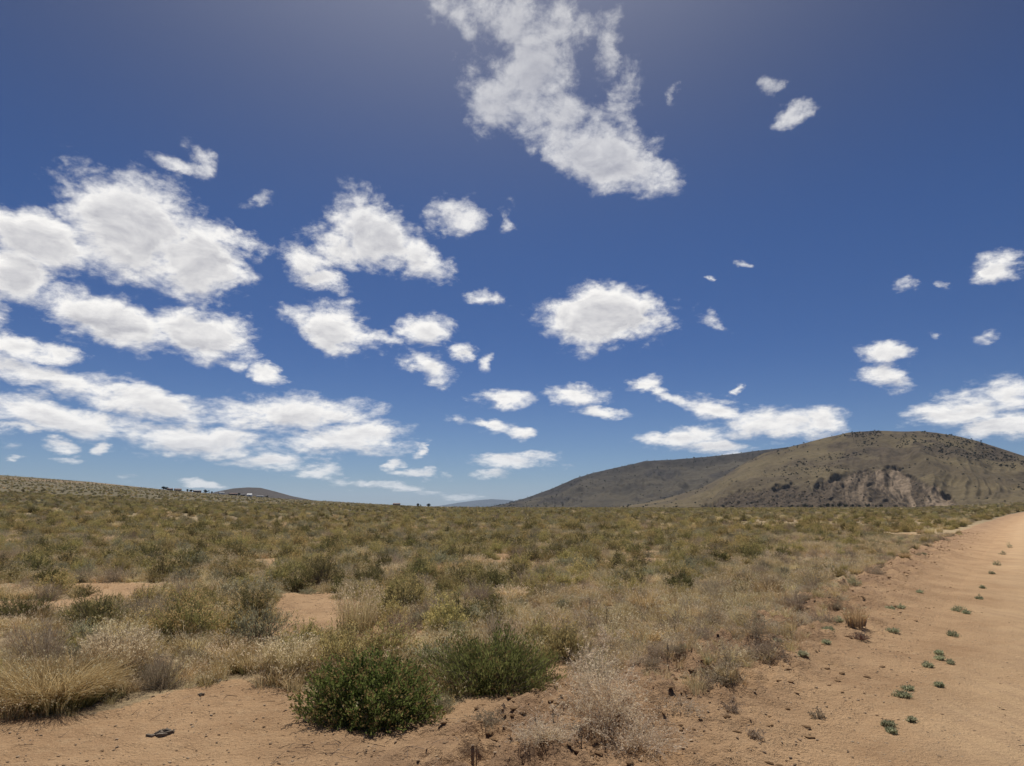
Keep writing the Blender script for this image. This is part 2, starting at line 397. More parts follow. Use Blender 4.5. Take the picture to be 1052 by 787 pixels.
# ------------------------------------------------------------------ far hills
def hill_material(name, grass, grass2, rock, pale, scale=1.0):
    m = bpy.data.materials.new(name); m.use_nodes = True
    T = NT(m.node_tree); b = T.n['Principled BSDF']
    P = T.new('ShaderNodeNewGeometry').outputs['Position']
    base = T.mix(T.smooth(T.noise(P, .006 * scale, 6, .6), .38, .62), grass, grass2)
    base = T.mix(T.math('MULTIPLY', T.smooth(T.noise(P, .09 * scale, 5, .7), .5, .72), .55), base, tuple(c * .45 for c in grass2))
    rk = T.mix(T.smooth(T.noise(P, .05 * scale, 6, .7), .42, .6), rock, tuple(c * .42 for c in rock))
    rk = T.mix(T.attr('pale'), rk, T.mix(T.smooth(T.noise(P, .06 * scale, 5, .7), .4, .6), pale, tuple(c * .6 for c in pale)))
    base = T.mix(T.attr('rock'), base, rk)
    T.link(base, b.inputs['Base Color']); b.inputs['Roughness'].default_value = .95; b.inputs['Specular IOR Level'].default_value = .1
    bp = T.new('ShaderNodeBump'); T.link(T.noise(P, .04 * scale, 6, .65), bp.inputs['Height'])
    bp.inputs['Distance'].default_value = 6 / scale; bp.inputs['Strength'].default_value = .55; T.link(bp.outputs[0], b.inputs['Normal'])
    return m
def ridge(name, prof, r0, r1, r2, mat, daz=.12, nt=60, expo=1.3, gul=10., gs=160., seed=1, scar=None, base_drop=4, rim=0.0, rock_fn=None, spread=0.0):
    pa = [azel(px, py) for px, py in prof]
    ax = np.array([a for a, e in pa]); ex = np.array([max(e, 0) for a, e in pa])
    az = np.arange(ax[0], ax[-1], rad(daz)); el = np.interp(az, ax, ex)
    t = np.concatenate([np.linspace(0, 1, nt), np.linspace(1, 2, 14)[1:]])
    TT, AA = np.meshgrid(t, az, indexing='ij'); EE = np.meshgrid(t, el, indexing='ij')[1]
    front = np.clip(TT, 0, 1); back = np.clip(TT - 1, 0, 1)
    R = r0 + (r1 - r0) * front + (r2 - r1) * back
    R = R + spread * fbm(AA * 6, AA * 0, 3, seed + 9)
    X = R * np.sin(AA); Y = R * np.cos(AA)
    zc = r1 * np.tan(EE) + EYE
    prof_t = front ** expo
    if rim: prof_t = prof_t * (1 - rim) + rim * sstep(front, .86, .97)
    Z = zc * prof_t * (1 - back ** 1.4) - base_drop
    env = np.sin(np.pi * np.clip(front, 0, 1)) * (1 - back) * np.clip(zc / (zc.max() * .35), 0, 1)
    wx = AA * r1 / gs + .8 * fbm(X / gs / 2.2, Y / gs / 2.2, 3, seed + 3)
    g = ridged(wx, front * 1.1 + 0 * wx, 4, seed)
    Z = Z + gul * (g - 1.2) * env * .55 + gul * .3 * fbm(X / 45, Y / 45, 4, seed + 5) * (env + .12 * (zc > 12))
    rock = np.zeros_like(Z); pale = np.zeros_like(Z)
    if rock_fn is not None: rock = rock_fn(X, Y, Z, front, AA)
    if scar is not None:
        sa = [azel(px, py) for px, py in scar]
        se = np.interp(AA, [a for a, e in sa], [e for a, e in sa], left=-1, right=-1)
        E = np.arctan2(Z - EYE, np.hypot(X, Y))
        jag = rad(.45) * fbm(AA * 60, E * 60, 4, seed + 20, .6)
        msk = sstep(se - E + jag, 0, rad(.34)) * (AA > sa[0][0]) * (AA < sa[-1][0]) * (TT <= 1)
        rg = ridged(AA * r1 / 34 + .7 * fbm(X / 60, Y / 60, 3, 77), front * 5, 4, seed + 30)
        crag = fbm(X / 26, Y / 26, 5, seed + 41, .62)
        R2 = R + msk * (14 - 14 * rg * .55) 
        X = R2 * np.sin(AA); Y = R2 * np.cos(AA)
        Z = Z + msk * (6 * crag - 3 + 2.6 * (rg - 1.2))
        rock = np.maximum(rock, msk)
        px = np.degrees(AA)
        def band(c, w): return np.exp(-((px - c + 3.0 * (E - rad(2)) / rad(4)) / w) ** 2)
        pale = msk * np.clip(band(np.degrees(azel(868, 490)[0]), 1.2) * .7 + band(np.degrees(azel(925, 495)[0]), 1.4) * 1.1 + band(np.degrees(azel(952, 505)[0]), 1.5) * .8
                             + .35 * band(np.degrees(azel(895, 482)[0]), 1.6), 0, 1)
        pale = pale * sstep(fbm(AA * 160 + 2 * fbm(AA * 40, E * 40, 2, 5), E * 30, 4, 63, .6), -.22, .22)
    me = make_mesh(name, np.stack([X, Y, Z], -1).reshape(-1, 3), grid_faces(*X.shape)[:, ::-1], [mat],
                   attrs={'rock': ('POINT', rock.ravel()), 'pale': ('POINT', pale.ravel())}, smooth=True)
    add_obj(name, me, kind='structure')
    return dict(az=az, el=el, r0=r0, r1=r1, X=X, Y=Y, Z=Z, T=TT, pale=pale, rock=rock)
M_MESA = hill_material('mesa_slopes', (.132, .102, .054), (.092, .070, .041), (.088, .065, .043), (.235, .175, .118))
M_PLAT = hill_material('plateau_slopes', (.078, .064, .042), (.048, .040, .029), (.042, .035, .029), (.2, .16, .12), .6)  # dark basalt, with cloud shade over the plateau also put into the colours
M_HILL = hill_material('dark_hill_slopes', (.070, .058, .048), (.055, .046, .040), (.06, .05, .04), (.1, .1, .1), .4)
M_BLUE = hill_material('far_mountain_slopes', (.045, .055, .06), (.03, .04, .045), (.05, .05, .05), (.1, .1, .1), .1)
MAIN = [(560, 521.5), (620, 521.0), (660, 516), (690, 509), (718, 501), (742, 489), (765, 474), (785, 464), (800, 460.5), (822, 455), (850, 448), (872, 443), (900, 441),
        (925, 442), (945, 441.5), (962, 443), (985, 447), (1005, 452), (1030, 460), (1052, 467), (1100, 480), (1160, 494), (1230, 506), (1320, 520)]
SCAR = [(712, 520), (722, 517), (745, 511), (758, 506), (775, 502), (800, 495), (812, 494), (820, 500), (836, 500), (846, 489), (862, 485), (880, 479), (905, 478), (925, 481), (940, 489), (958, 496), (972, 505), (984, 516), (992, 521)]
def mesa_rock(X, Y, Z, f, A):
    d = np.degrees(A)
    rimr = sstep(f, .90, .97) * sstep(fbm(X / 30, Y / 30, 4, 8), -.12, .15) * .8
    up = sstep(f, .45, .8) * sstep(d, 20, 27) * sstep(fbm(X / 70, Y / 70, 4, 12), .02, .22) * .75
    return np.clip(rimr + up, 0, 1)
mesa = ridge('mesa_hill', MAIN, 1450, 2350, 3400, M_MESA, daz=.055, nt=190, expo=1.12, gul=27, gs=120, seed=4, scar=SCAR, rock_fn=mesa_rock, rim=.03)
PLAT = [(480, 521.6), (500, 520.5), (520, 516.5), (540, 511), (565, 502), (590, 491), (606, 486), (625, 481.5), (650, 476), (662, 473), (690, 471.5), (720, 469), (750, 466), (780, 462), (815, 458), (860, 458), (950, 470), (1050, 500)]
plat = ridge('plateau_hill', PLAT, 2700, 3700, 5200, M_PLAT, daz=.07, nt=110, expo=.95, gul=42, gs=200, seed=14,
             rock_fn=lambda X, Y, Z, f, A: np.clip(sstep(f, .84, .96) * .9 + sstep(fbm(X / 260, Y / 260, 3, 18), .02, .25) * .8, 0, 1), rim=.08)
ridge('dark_hill', [(175, 518), (205, 509), (222, 504.5), (240, 501), (255, 500), (268, 500.5), (282, 504), (300, 509), (330, 515), (360, 519)], 3600, 4300, 5000, M_HILL, daz=.08, nt=40, gul=10, gs=200, seed=24)
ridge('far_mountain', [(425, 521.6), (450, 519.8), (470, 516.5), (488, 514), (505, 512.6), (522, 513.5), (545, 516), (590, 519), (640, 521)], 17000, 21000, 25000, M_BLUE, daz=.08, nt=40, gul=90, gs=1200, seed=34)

# ------------------------------------------------------------------ air: even pale haze in a closed box
def haze():
    x0, x1, y0, y1, z0, z1 = -30000, 30000, -4000, 27000, -12, 520
    V = [(x, y, z) for z in (z0, z1) for y in (y0, y1) for x in (x0, x1)]
    F = [(0, 2, 3, 1), (4, 5, 7, 6), (0, 1, 5, 4), (2, 6, 7, 3), (0, 4, 6, 2), (1, 3, 7, 5)]
    m = bpy.data.materials.new('haze_air'); m.use_nodes = True
    T = NT(m.node_tree); T.n.clear()
    pv = T.new('ShaderNodeVolumePrincipled'); pv.inputs['Color'].default_value = (.62, .76, 1.0, 1)
    pv.inputs['Density'].default_value = 2.4e-5; pv.inputs['Anisotropy'].default_value = .2
    o = T.new('ShaderNodeOutputMaterial'); T.link(pv.outputs[0], o.inputs['Volume'])
    m.cycles.homogeneous_volume = True if hasattr(m.cycles, 'homogeneous_volume') else None
    add_obj('haze', make_mesh('haze', V, F, [m]), kind='stuff')
USE_HAZE = True
if USE_HAZE: haze()

# ------------------------------------------------------------------ plant materials
def plant_material(name, c1, c2, trans=.35, rough=.75, hue=.12):
    m = bpy.data.materials.new(name); m.use_nodes = True
    T = NT(m.node_tree); T.n.clear()
    v = T.attr('var'); oi = T.new('ShaderNodeObjectInfo')
    col = T.mix(v, c1, c2)
    hs = T.new('ShaderNodeHueSaturation'); T.link(col, hs.inputs['Color'])
    rnd = T.new('ShaderNodeMapRange'); T.link(oi.outputs['Random'], rnd.inputs[0]); rnd.inputs[3].default_value = .78; rnd.inputs[4].default_value = 1.25
    T.link(rnd.outputs[0], hs.inputs['Value'])
    r2 = T.math('FRACT', T.math('MULTIPLY', oi.outputs['Random'], 37.7))
    T.link(T.math('MULTIPLY_ADD', r2, hue * .25, .5 - hue * .125), hs.inputs['Hue'])
    d = T.new('ShaderNodeBsdfDiffuse'); T.link(hs.outputs[0], d.inputs[0]); d.inputs[1].default_value = rough
    if trans > 0:
        t = T.new('ShaderNodeBsdfTranslucent'); T.link(hs.outputs[0], t.inputs[0])
        mx = T.new('ShaderNodeMixShader'); mx.inputs[0].default_value = trans
        T.link(d.outputs[0], mx.inputs[1]); T.link(t.outputs[0], mx.inputs[2]); out = mx.outputs[0]
    else: out = d.outputs[0]
    o = T.new('ShaderNodeOutputMaterial'); T.link(out, o.inputs[0])
    return m
PM = {
 'green': plant_material('bright_green_leaves', (.11, .155, .036), (.34, .37, .12), .42),
 'green2': plant_material('deep_green_leaves', (.115, .14, .04), (.33, .33, .12), .42),
 'tanhead': plant_material('tan_flower_heads', (.30, .21, .09), (.42, .33, .14), .3),
 'olive': plant_material('olive_leaves', (.225, .20, .08), (.54, .46, .20), .45),
 'olivehead': plant_material('straw_flower_heads', (.50, .38, .155), (.70, .56, .27), .35),
 'sage': plant_material('grey_green_leaves', (.235, .225, .14), (.49, .45, .29), .45),
 'darkolive': plant_material('dark_olive_leaves', (.10, .098, .040), (.29, .255, .11), .42),
 'straw': plant_material('straw_blades', (.46, .36, .19), (.76, .62, .36), .48),
 'seed': plant_material('pale_seed_heads', (.55, .45, .28), (.78, .68, .48), .45),
 'ochre': plant_material('ochre_blades', (.38, .275, .13), (.64, .49, .26), .48),
 'wood': plant_material('grey_twigs', (.17, .135, .10), (.34, .28, .22), 0),
 'lilac': plant_material('bare_grey_twigs', (.30, .235, .155), (.56, .465, .34), .3),
 'red': plant_material('reddish_twigs', (.16, .065, .05), (.28, .14, .11), .1),
 'pale': plant_material('bleached_twigs', (.50, .41, .28), (.80, .70, .53), .4),
 'weed': plant_material('blue_green_leaves', (.28, .285, .17), (.54, .53, .34), .5),
}

# ------------------------------------------------------------------ plant geometry (arrays of quads)
def unit(v): return v / np.maximum(np.linalg.norm(v, axis=-1, keepdims=True), 1e-9)
class Geo:
    def __init__(s): s.V = []; s.F = []; s.A = []; s.n = 0
    def add(s, V, F, A): s.V.append(V); s.F.append(F + s.n); s.A.append(A); s.n += len(V)
    def quads(s, Q, var):   # Q (N,4,3)
        n = len(Q)
        if n: s.add(Q.reshape(-1, 3), np.arange(4 * n).reshape(n, 4), var)
    def arr(s): return np.concatenate(s.V), np.concatenate(s.F), np.concatenate(s.A)
def leaves(g, base, d, L, Wd, rng, var=None):
    n = len(base)
    sd = unit(np.cross(d, unit(rng.normal(size=(n, 3))))) * (np.asarray(Wd).reshape(-1, 1) if np.ndim(Wd) else Wd) * .5
    Lc = np.asarray(L).reshape(-1, 1) if np.ndim(L) else L
    mid = base + d * Lc * .5; tip = base + d * Lc
    g.quads(np.stack([base, mid + sd, tip, mid - sd], 1), rng.random(n) if var is None else var)
def ribbons(g, pts, w, rng, var=None, cross=False):   # pts (N,K,3), w width at base -> tapers
    N, K, _ = pts.shape
    d = unit(pts[:, -1] - pts[:, 0]); s0 = unit(np.cross(d, unit(rng.normal(size=(N, 3)) * [1, 1, .3])))
    ww = np.asarray(w).reshape(-1, 1, 1) if np.ndim(w) else w
    tap = np.linspace(1, .35, K)[None, :, None]
    v = rng.random(N) if var is None else var
    for side in ([s0, unit(np.cross(d, s0))] if cross else [s0]):
        off = side[:, None, :] * ww * tap * .5
        V = np.stack([pts - off, pts + off], 2).reshape(-1, 3)
        i = np.arange(N)[:, None] * K * 2 + np.arange(K - 1)[None, :] * 2
        F = np.stack([i, i + 1, i + 3, i + 2], -1).reshape(-1, 4)
        g.add(V, F, np.repeat(v, K - 1))
def curve(a, m, b, K):
    t = np.linspace(0, 1, K)[None, :, None]
    return a[:, None] * (1 - t) ** 2 + m[:, None] * 2 * t * (1 - t) + b[:, None] * t * t
def shrub(seed, Wd, Ht, tips=160, per=10, leaf=(.05, .010), spread=.5, tuft=.3, upright=.35, heads=0., head=(.03, .014), stems=1., fol='olive', hd='olivehead', wd='wood', lump=.28, low=.05, stemw=.006, kin=3):
    """dome-shaped bush: stems fan out from the root crown, leaf tufts clothe their outer part"""
    rng = np.random.default_rng(seed); G = {}
    gf, gs, gh = Geo(), Geo(), Geo()
    n = tips
    ph = rng.random(n) * 2 * np.pi; ct = np.maximum(rng.uniform(low, 1, n), 0) ** .8; st = np.sqrt(np.maximum(0, 1 - ct ** 2))
    lob = 1 + lump * (np.sin(ph * 2 + seed) * .45 + np.sin(ph * 3 + seed * 1.7) * .4 + .9 * vnoise(ph * 1.4 + seed, ct * 3.1, seed) + .7 * vnoise(ph * 3.1, ct * 6, seed + 1)) * 1.2
    rr = lob * rng.uniform(.62, 1.04, n)
    end = np.stack([np.cos(ph) * st * Wd / 2 * rr, np.sin(ph) * st * Wd / 2 * rr, np.maximum(.03, ct * Ht * rr)], -1)
    root = np.stack([rng.normal(0, Wd * .06, n), rng.normal(0, Wd * .06, n), np.zeros(n)], -1)
    midp = root * .5 + end * .5 + np.stack([np.zeros(n), np.zeros(n), -Ht * .08 + 0 * ph], -1)
    P = curve(root, midp, end, kin + 1)
    ribbons(gs, P, stemw, rng, cross=False)
    d_end = unit(end - midp + np.stack([0 * ph, 0 * ph, upright * Ht * np.ones(n)], -1))
    if stems > 1:   # side twigs
        k = int(n * (stems - 1)); idx = rng.integers(0, n, k); f = rng.uniform(.45, .95, k)[:, None]
        b0 = root[idx] * (1 - f) ** 2 + midp[idx] * 2 * f * (1 - f) + end[idx] * f ** 2
        dd = unit(d_end[idx] + rng.normal(0, .55, (k, 3))); L = rng.uniform(.08, .26, k)[:, None] * Ht
        ribbons(gs, curve(b0, b0 + dd * L * .5 + rng.normal(0, .012, (k, 3)), b0 + dd * L, 3), stemw * .55, rng)
    if per:
        idx = np.repeat(np.arange(n), per); N = len(idx)
        f = 1 - tuft * rng.random(N)[:, None]
        b = root[idx] * (1 - f) ** 2 + midp[idx] * 2 * f * (1 - f) + end[idx] * f ** 2 + rng.normal(0, leaf[0] * .28, (N, 3))
        dd = unit(d_end[idx] + rng.normal(0, spread, (N, 3)))
        b[:, 2] = np.maximum(b[:, 2], .01)
        leaves(gf, b, dd, leaf[0] * rng.uniform(.6, 1.3, N), leaf[1] * rng.uniform(.7, 1.3, N), rng, np.clip(np.repeat(rng.random(n), per) * .5 + rng.random(N) * .5, 0, 1))
    if heads > 0:
        k = int(n * heads); idx = rng.permutation(n)[:k] if heads <= 1 else rng.integers(0, n, k)
        q = 7; id2 = np.repeat(idx, q); N = len(id2)
        b = end[id2] + d_end[id2] * leaf[0] * .7 + rng.normal(0, head[0] * .55, (N, 3))
        leaves(gh, b, unit(d_end[id2] + rng.normal(0, .8, (N, 3))), head[0] * rng.uniform(.6, 1.2, N), head[1], rng)
    G['twigs'] = (gs, wd)
    if per: G['foliage'] = (gf, fol)
    if heads > 0: G['flower_heads'] = (gh, hd)
    return G
def clump(seed, Wd, Ht, n=220, w=.006, lean=.5, seeds=.5, fol='straw', hd='seed', K=4, base='darkolive', under=.25, droop=.25):
    """bunch grass: arching blades with seed heads"""
    rng = np.random.default_rng(seed); gb, gh, gu = Geo(), Geo(), Geo()
    ph = rng.random(n) * 2 * np.pi; rb = np.sqrt(rng.random(n)) * Wd * .28
    root = np.stack([np.cos(ph) * rb, np.sin(ph) * rb, 0 * ph], -1)
    L = Ht * rng.uniform(.5, 1.08, n); ln = lean * rng.uniform(.1, 1, n) * Wd * .6; p2 = ph + rng.normal(0, .6, n)
    out = np.stack([np.cos(p2) * ln, np.sin(p2) * ln, 0 * ph], -1)
    end = root + out + np.stack([0 * ph, 0 * ph, L * (1 - droop * rng.random(n))], -1)
    mid = root + out * .25 + np.stack([0 * ph, 0 * ph, L * .62], -1)
    ribbons(gb, curve(root, mid, end, K), w, rng)
    G = {'blades': (gb, fol)}
    if under > 0:
        k = int(n * under * 2); ph = rng.random(k) * 2 * np.pi; rb = np.sqrt(rng.random(k)) * Wd * .34
        b = np.stack([np.cos(ph) * rb, np.sin(ph) * rb, 0 * ph], -1)
        e = b * 1.25 + np.stack([0 * ph, 0 * ph, Ht * .45 * rng.uniform(.4, 1, k)], -1)
        ribbons(gu, curve(b, (b + e) / 2, e, 3), w * 1.2, rng); G['base_leaves'] = (gu, base)
    if seeds > 0:
        k = int(n * seeds); idx = rng.permutation(n)[:k]; q = 4; id2 = np.repeat(idx, q); N = len(id2)
        f = rng.uniform(.82, 1.02, N)[:, None]
        b = mid[id2] * (1 - f) + end[id2] * f + rng.normal(0, .006, (N, 3))
        leaves(gh, b, unit(unit(end[id2] - mid[id2]) + rng.normal(0, .45, (N, 3))), w * 4.5 * rng.uniform(.7, 1.3, N), w * 1.5, rng); G['seed_heads'] = (gh, hd)
    return G
def tangle(seed, Wd, Ht, n=120, fol='pale', chips=1.0, w=.004, chip=1.0):
    """airy dead tumble-weed-like skeleton: zig-zag twigs with papery bracts"""
    rng = np.random.default_rng(seed); gs, gh = Geo(), Geo()
    ph = rng.random(n) * 2 * np.pi; ct = rng.uniform(.02, 1, n); st = np.sqrt(1 - ct ** 2); rr = rng.uniform(.45, 1.05, n)
    end = np.stack([np.cos(ph) * st * Wd / 2 * rr, np.sin(ph) * st * Wd / 2 * rr, ct * Ht * rr + .01], -1)
    root = rng.normal(0, Wd * .05, (n, 3)) * [1, 1, 0]
    P = curve(root, (root + end) / 2, end, 6); P[:, 1:-1] += rng.normal(0, .02 * Wd, (n, 4, 3)); P[:, :, 2] = np.maximum(P[:, :, 2], .004)
    ribbons(gs, P, w, rng)
    k = n * 5; idx = rng.integers(0, n, k); j = rng.integers(2, 6, k); b0 = P[idx, j]
    dd = unit(unit(end[idx]) + rng.normal(0, .7, (k, 3))); L = rng.uniform(.04, .16, k)[:, None] * Wd
    e0 = b0 + dd * L; e0[:, 2] = np.maximum(e0[:, 2], .004)
    ribbons(gs, curve(b0, (b0 + e0) / 2 + rng.normal(0, .01, (k, 3)), e0, 3), w * .55, rng)
    kk = int(k * 3 * chips); i2 = rng.integers(0, k, kk)
    bb = b0[i2] + (e0[i2] - b0[i2]) * rng.uniform(.3, 1.05, (kk, 1))
    leaves(gh, bb, unit(rng.normal(size=(kk, 3))), .016 * chip * rng.uniform(.5, 1.3, kk), .007 * chip, rng)
    return {'twigs': (gs, 'lilac' if fol == 'lilac' else 'pale'), 'dry_bracts': (gh, fol)}
def build(name, G, joined):
    """joined: one mesh with slots; else an Empty with one mesh per part"""
    if joined:
        Vs, Fs, As, Ms, mats, off = [], [], [], [], [], 0
        for i, (k, (g, mk)) in enumerate(G.items()):
            V, F, A = g.arr(); Vs.append(V); Fs.append(F + off); As.append(A); Ms.append(np.full(len(F), i)); mats.append(PM[mk]); off += len(V)
        return add_obj(name, make_mesh(name, np.concatenate(Vs), np.concatenate(Fs), mats, np.concatenate(Ms), {'var': ('FACE', np.concatenate(As))}))
    e = add_obj(name, None); e.empty_display_size = .2
    for k, (g, mk) in G.items():
        V, F, A = g.arr(); add_obj(k, make_mesh(k, V, F, [PM[mk]], attrs={'var': ('FACE', A)}), e)
    return e
def put(o, x, y, rz=0., sc=1.0, label=None, cat=None, group=None, sink=.015):
    o.location = (x, y, float(H(x, y)) - sink); o.rotation_euler = (0, 0, rz); o.scale = (sc, sc, sc) if np.ndim(sc) == 0 else sc
    if label: o['label'] = label
    if cat: o['category'] = cat; o['kind'] = 'thing'
    if group: o['group'] = group

# ------------------------------------------------------------------ foreground plants, one by one
TAKEN = []
def near(px, py, wpx, hpx, fn, name, label, cat, **kw):
    x, y = ground(px, py)
    dist = math.hypot(y, EYE) if False else math.sqrt(x * x + y * y + EYE * EYE)
    sc = dist / math.hypot(FPX, math.hypot(px - 526, py - 393.5)) 
    Wd = wpx * sc; Ht = hpx * sc * 1.04 - Wd * .22 * min(1, EYE / dist * 1.3)
    Ht = max(Ht, hpx * sc * .55) * .86
    r = math.hypot(x, y); x += x / r * Wd * .38; y += y / r * Wd * .38
    o = build(name, fn(int(px * 7 + py), Wd, Ht, **kw), False)
    put(o, x, y, 0, 1, label, cat); TAKEN.append((x, y, Wd * .5)); return o
S, G_, T_ = shrub, clump, tangle
near(381, 754, 166, 90, S, 'rabbitbrush', 'largest bright green bush with tan flower heads, front centre on bare soil', 'bush', tips=1000, per=16, leaf=(.042, .014), spread=.6, tuft=.34, heads=.55, head=(.026, .014), fol='green', hd='tanhead', lump=.13, low=-.02, stemw=.006, upright=.6)
near(504, 721, 160, 80, S, 'rabbitbrush', 'feathery green bush just right of and behind the largest green bush', 'bush', tips=900, per=16, leaf=(.05, .009), spread=.4, tuft=.42, heads=.25, head=(.03, .008), fol='green2', hd='tanhead', lump=.2, low=-.02, upright=.9)
near(581, 682, 50, 44, S, 'rabbitbrush', 'small round olive bush alone on soil right of the feathery green bush', 'bush', tips=220, per=14, leaf=(.045, .007), spread=.35, heads=.3, lump=.15, upright=1., fol='olive')
near(295, 703, 72, 55, G_, 'bunch_grass', 'grey-based grass clump topped with pale seed heads, left of largest green bush', 'grass clump', n=900, w=.0055, seeds=.7, base='wood', under=.5)
near(52, 736, 128, 68, G_, 'bunch_grass', 'widest straw grass mound with dark green foot, bottom left at soil edge', 'grass clump', n=3600, w=.0045, seeds=.15, base='darkolive', fol='ochre', under=.4, lean=.75, droop=.5)
near(118, 706, 82, 66, G_, 'bunch_grass', 'seedy straw grass mound between the widest mound and the grey shrub', 'grass clump', n=1100, w=.0055, seeds=.8, fol='straw', under=.3)
near(163, 711, 66, 48, S, 'dead_shrub', 'low grey dead shrub at the edge of bare soil, bottom left', 'shrub', tips=420, per=3, leaf=(.022, .005), stems=4., fol='lilac', wd='lilac', stemw=.0045)
near(190, 664, 80, 58, S, 'rabbitbrush', 'broad olive bush with straw tops behind the low grey dead shrub', 'bush', tips=520, per=14, leaf=(.045, .007), heads=.8, fol='olive', spread=.4, upright=.8)
near(256, 640, 56, 42, S, 'sagebrush', 'dark olive bush at the left rim of the bare soil patch', 'bush', tips=340, per=14, leaf=(.04, .008), heads=.3, fol='darkolive')
near(40, 690, 75, 58, S, 'dead_shrub', 'grey leafless shrub at left edge behind the widest straw mound', 'shrub', tips=380, per=4, leaf=(.03, .005), stems=4., fol='lilac', wd='lilac', stemw=.005)
near(95, 648, 70, 44, S, 'sagebrush', 'green-brown bush left of the broad olive bush', 'bush', tips=380, per=13, leaf=(.045, .008), heads=.2, fol='darkolive')
near(20, 640, 55, 34, S, 'sagebrush', 'dark low bush touching the left picture edge', 'bush', tips=300, per=13, leaf=(.045, .008), fol='darkolive')
near(120, 672, 50, 40, G_, 'bunch_grass', 'pale arching grass clump between grey shrub and broad olive bush', 'grass clump', n=500, w=.005, seeds=.6)
near(330, 603, 58, 40, S, 'sagebrush', 'dark grey-green bush right behind the bare soil patch', 'bush', tips=300, per=12, leaf=(.05, .010), fol='darkolive', heads=.2, stems=2)
near(378, 606, 52, 32, S, 'sagebrush', 'dark bush next to the one behind the bare soil patch, on its right', 'bush', tips=260, per=12, leaf=(.05, .010), fol='darkolive', stems=2)
near(419, 628, 66, 38, S, 'rabbitbrush', 'olive bush above the reddish shrub', 'bush', tips=340, per=12, leaf=(.05, .009), fol='olive', heads=.3)
near(411, 657, 52, 38, S, 'dead_shrub', 'grey shrub with reddish twigs behind the largest green bush', 'shrub', tips=360, per=3, leaf=(.02, .005), stems=3.5, fol='red', wd='lilac', stemw=.0045)
near(366, 655, 62, 62, G_, 'bunch_grass', 'tall pale seedy grass between bare patch and reddish shrub', 'grass clump', n=520, w=.005, seeds=.9, lean=.45, fol='straw', under=.1)
near(457, 657, 58, 42, S, 'rabbitbrush', 'straw-topped olive bush right of the reddish shrub', 'bush', tips=320, per=12, leaf=(.045, .007), heads=.9, fol='olive')
near(491, 624, 42, 33, S, 'dead_shrub', 'round bare grey shrub above the feathery green bush', 'shrub', tips=360, per=2, leaf=(.03, .005), stems=4., fol='lilac', wd='lilac', stemw=.006)
near(541, 606, 36, 24, S, 'dead_shrub', 'small round grey shrub left of the tiny bare soil patch', 'shrub', tips=260, per=3, leaf=(.03, .006), stems=3., fol='lilac', wd='lilac', stemw=.007)
near(661, 632, 38, 30, G_, 'bunch_grass', 'upright straw tuft with dark foot, right of centre at soil edge', 'grass clump', n=420, w=.007, seeds=.15, fol='ochre', base='wood', under=.4)
near(642, 650, 44, 22, G_, 'bunch_grass', 'low pale green-yellow tuft in front of the upright straw tuft', 'grass clump', n=300, w=.006, seeds=.4, base='olive', under=.6)
near(790, 616, 38, 24, G_, 'bunch_grass', 'golden rounded grass tuft near the sparse ground, right of centre', 'grass clump', n=520, w=.008, seeds=.1, fol='ochre', base='ochre', under=.2)
near(880, 648, 30, 22, G_, 'bunch_grass', 'orange-brown tuft on the soil left of the roadside berm', 'grass clump', n=260, w=.007, seeds=.1, fol='ochre', base='wood')
near(884, 658, 22, 10, S, 'dead_shrub', 'flat brown shrublet in front of the orange-brown tuft', 'shrub', tips=120, per=4, leaf=(.025, .006), stems=2.5, fol='lilac', wd='red')
near(738, 580, 28, 20, S, 'sagebrush', 'dark bush with yellow top at dense brush edge, right of centre', 'bush', tips=200, per=12, leaf=(.06, .014), fol='darkolive', heads=.3)
near(318, 610, 30, 8, S, 'mat_plant', 'flat grey-green mat at the top of the bare soil patch', 'plant', tips=130, per=10, leaf=(.03, .006), fol='sage', lump=.1)
near(356, 616, 44, 9, S, 'mat_plant', 'wider flat straw-green mat right of the smaller mat', 'plant', tips=180, per=10, leaf=(.03, .006), fol='olive', lump=.1)
near(618, 768, 118, 118, T_, 'dry_weed', 'tall airy bleached weed, bottom centre-right of the green bushes', 'weed', n=190, chips=2.2, w=.0035, chip=1.2)
near(560, 782, 90, 38, T_, 'dry_weed', 'low bleached weed at the bottom edge left of the airy one', 'weed', n=110, w=.0035)
near(655, 786, 120, 42, T_, 'dry_weed', 'spreading pale weed at the bottom edge right of the airy one', 'weed', n=130, w=.0035)
near(700, 744, 60, 16, T_, 'dry_weed', 'sparse flat twiggy weed low on soil, right of the airy bleached weed', 'weed', n=50, w=.003, fol='pale')
near(497, 758, 46, 18, T_, 'dry_weed', 'small grey twig weed below the feathery green bush', 'weed', n=50, w=.003, fol='lilac')
near(748, 700, 52, 36, T_, 'dry_weed', 'grey branching weed with green foot in the sparse ground', 'weed', n=80, w=.0035, fol='lilac')
near(724, 714, 30, 22, T_, 'dry_weed', 'small grey weed in front of the branching one', 'weed', n=50, w=.003, fol='lilac')
near(778, 668, 54, 30, T_, 'dry_weed', 'brownish twiggy weed in the middle of the sparse ground', 'weed', n=90, w=.0045, fol='lilac')
near(722, 662, 46, 26, T_, 'dry_weed', 'grey twiggy weed left of the brownish one', 'weed', n=80, w=.0045, fol='lilac')
near(752, 738, 30, 16, T_, 'dry_weed', 'tiny dry weed alone on bare soil right of the flat twiggy weed', 'weed', n=40, w=.003, fol='lilac')
near(776, 763, 22, 12, T_, 'dry_weed', 'tiny dry weed near the bottom right on bare soil', 'weed', n=36, w=.003, fol='lilac')
near(840, 742, 20, 16, T_, 'dry_weed', 'grey-green wiry weed between soil and road, lower right', 'weed', n=36, w=.003, fol='lilac')
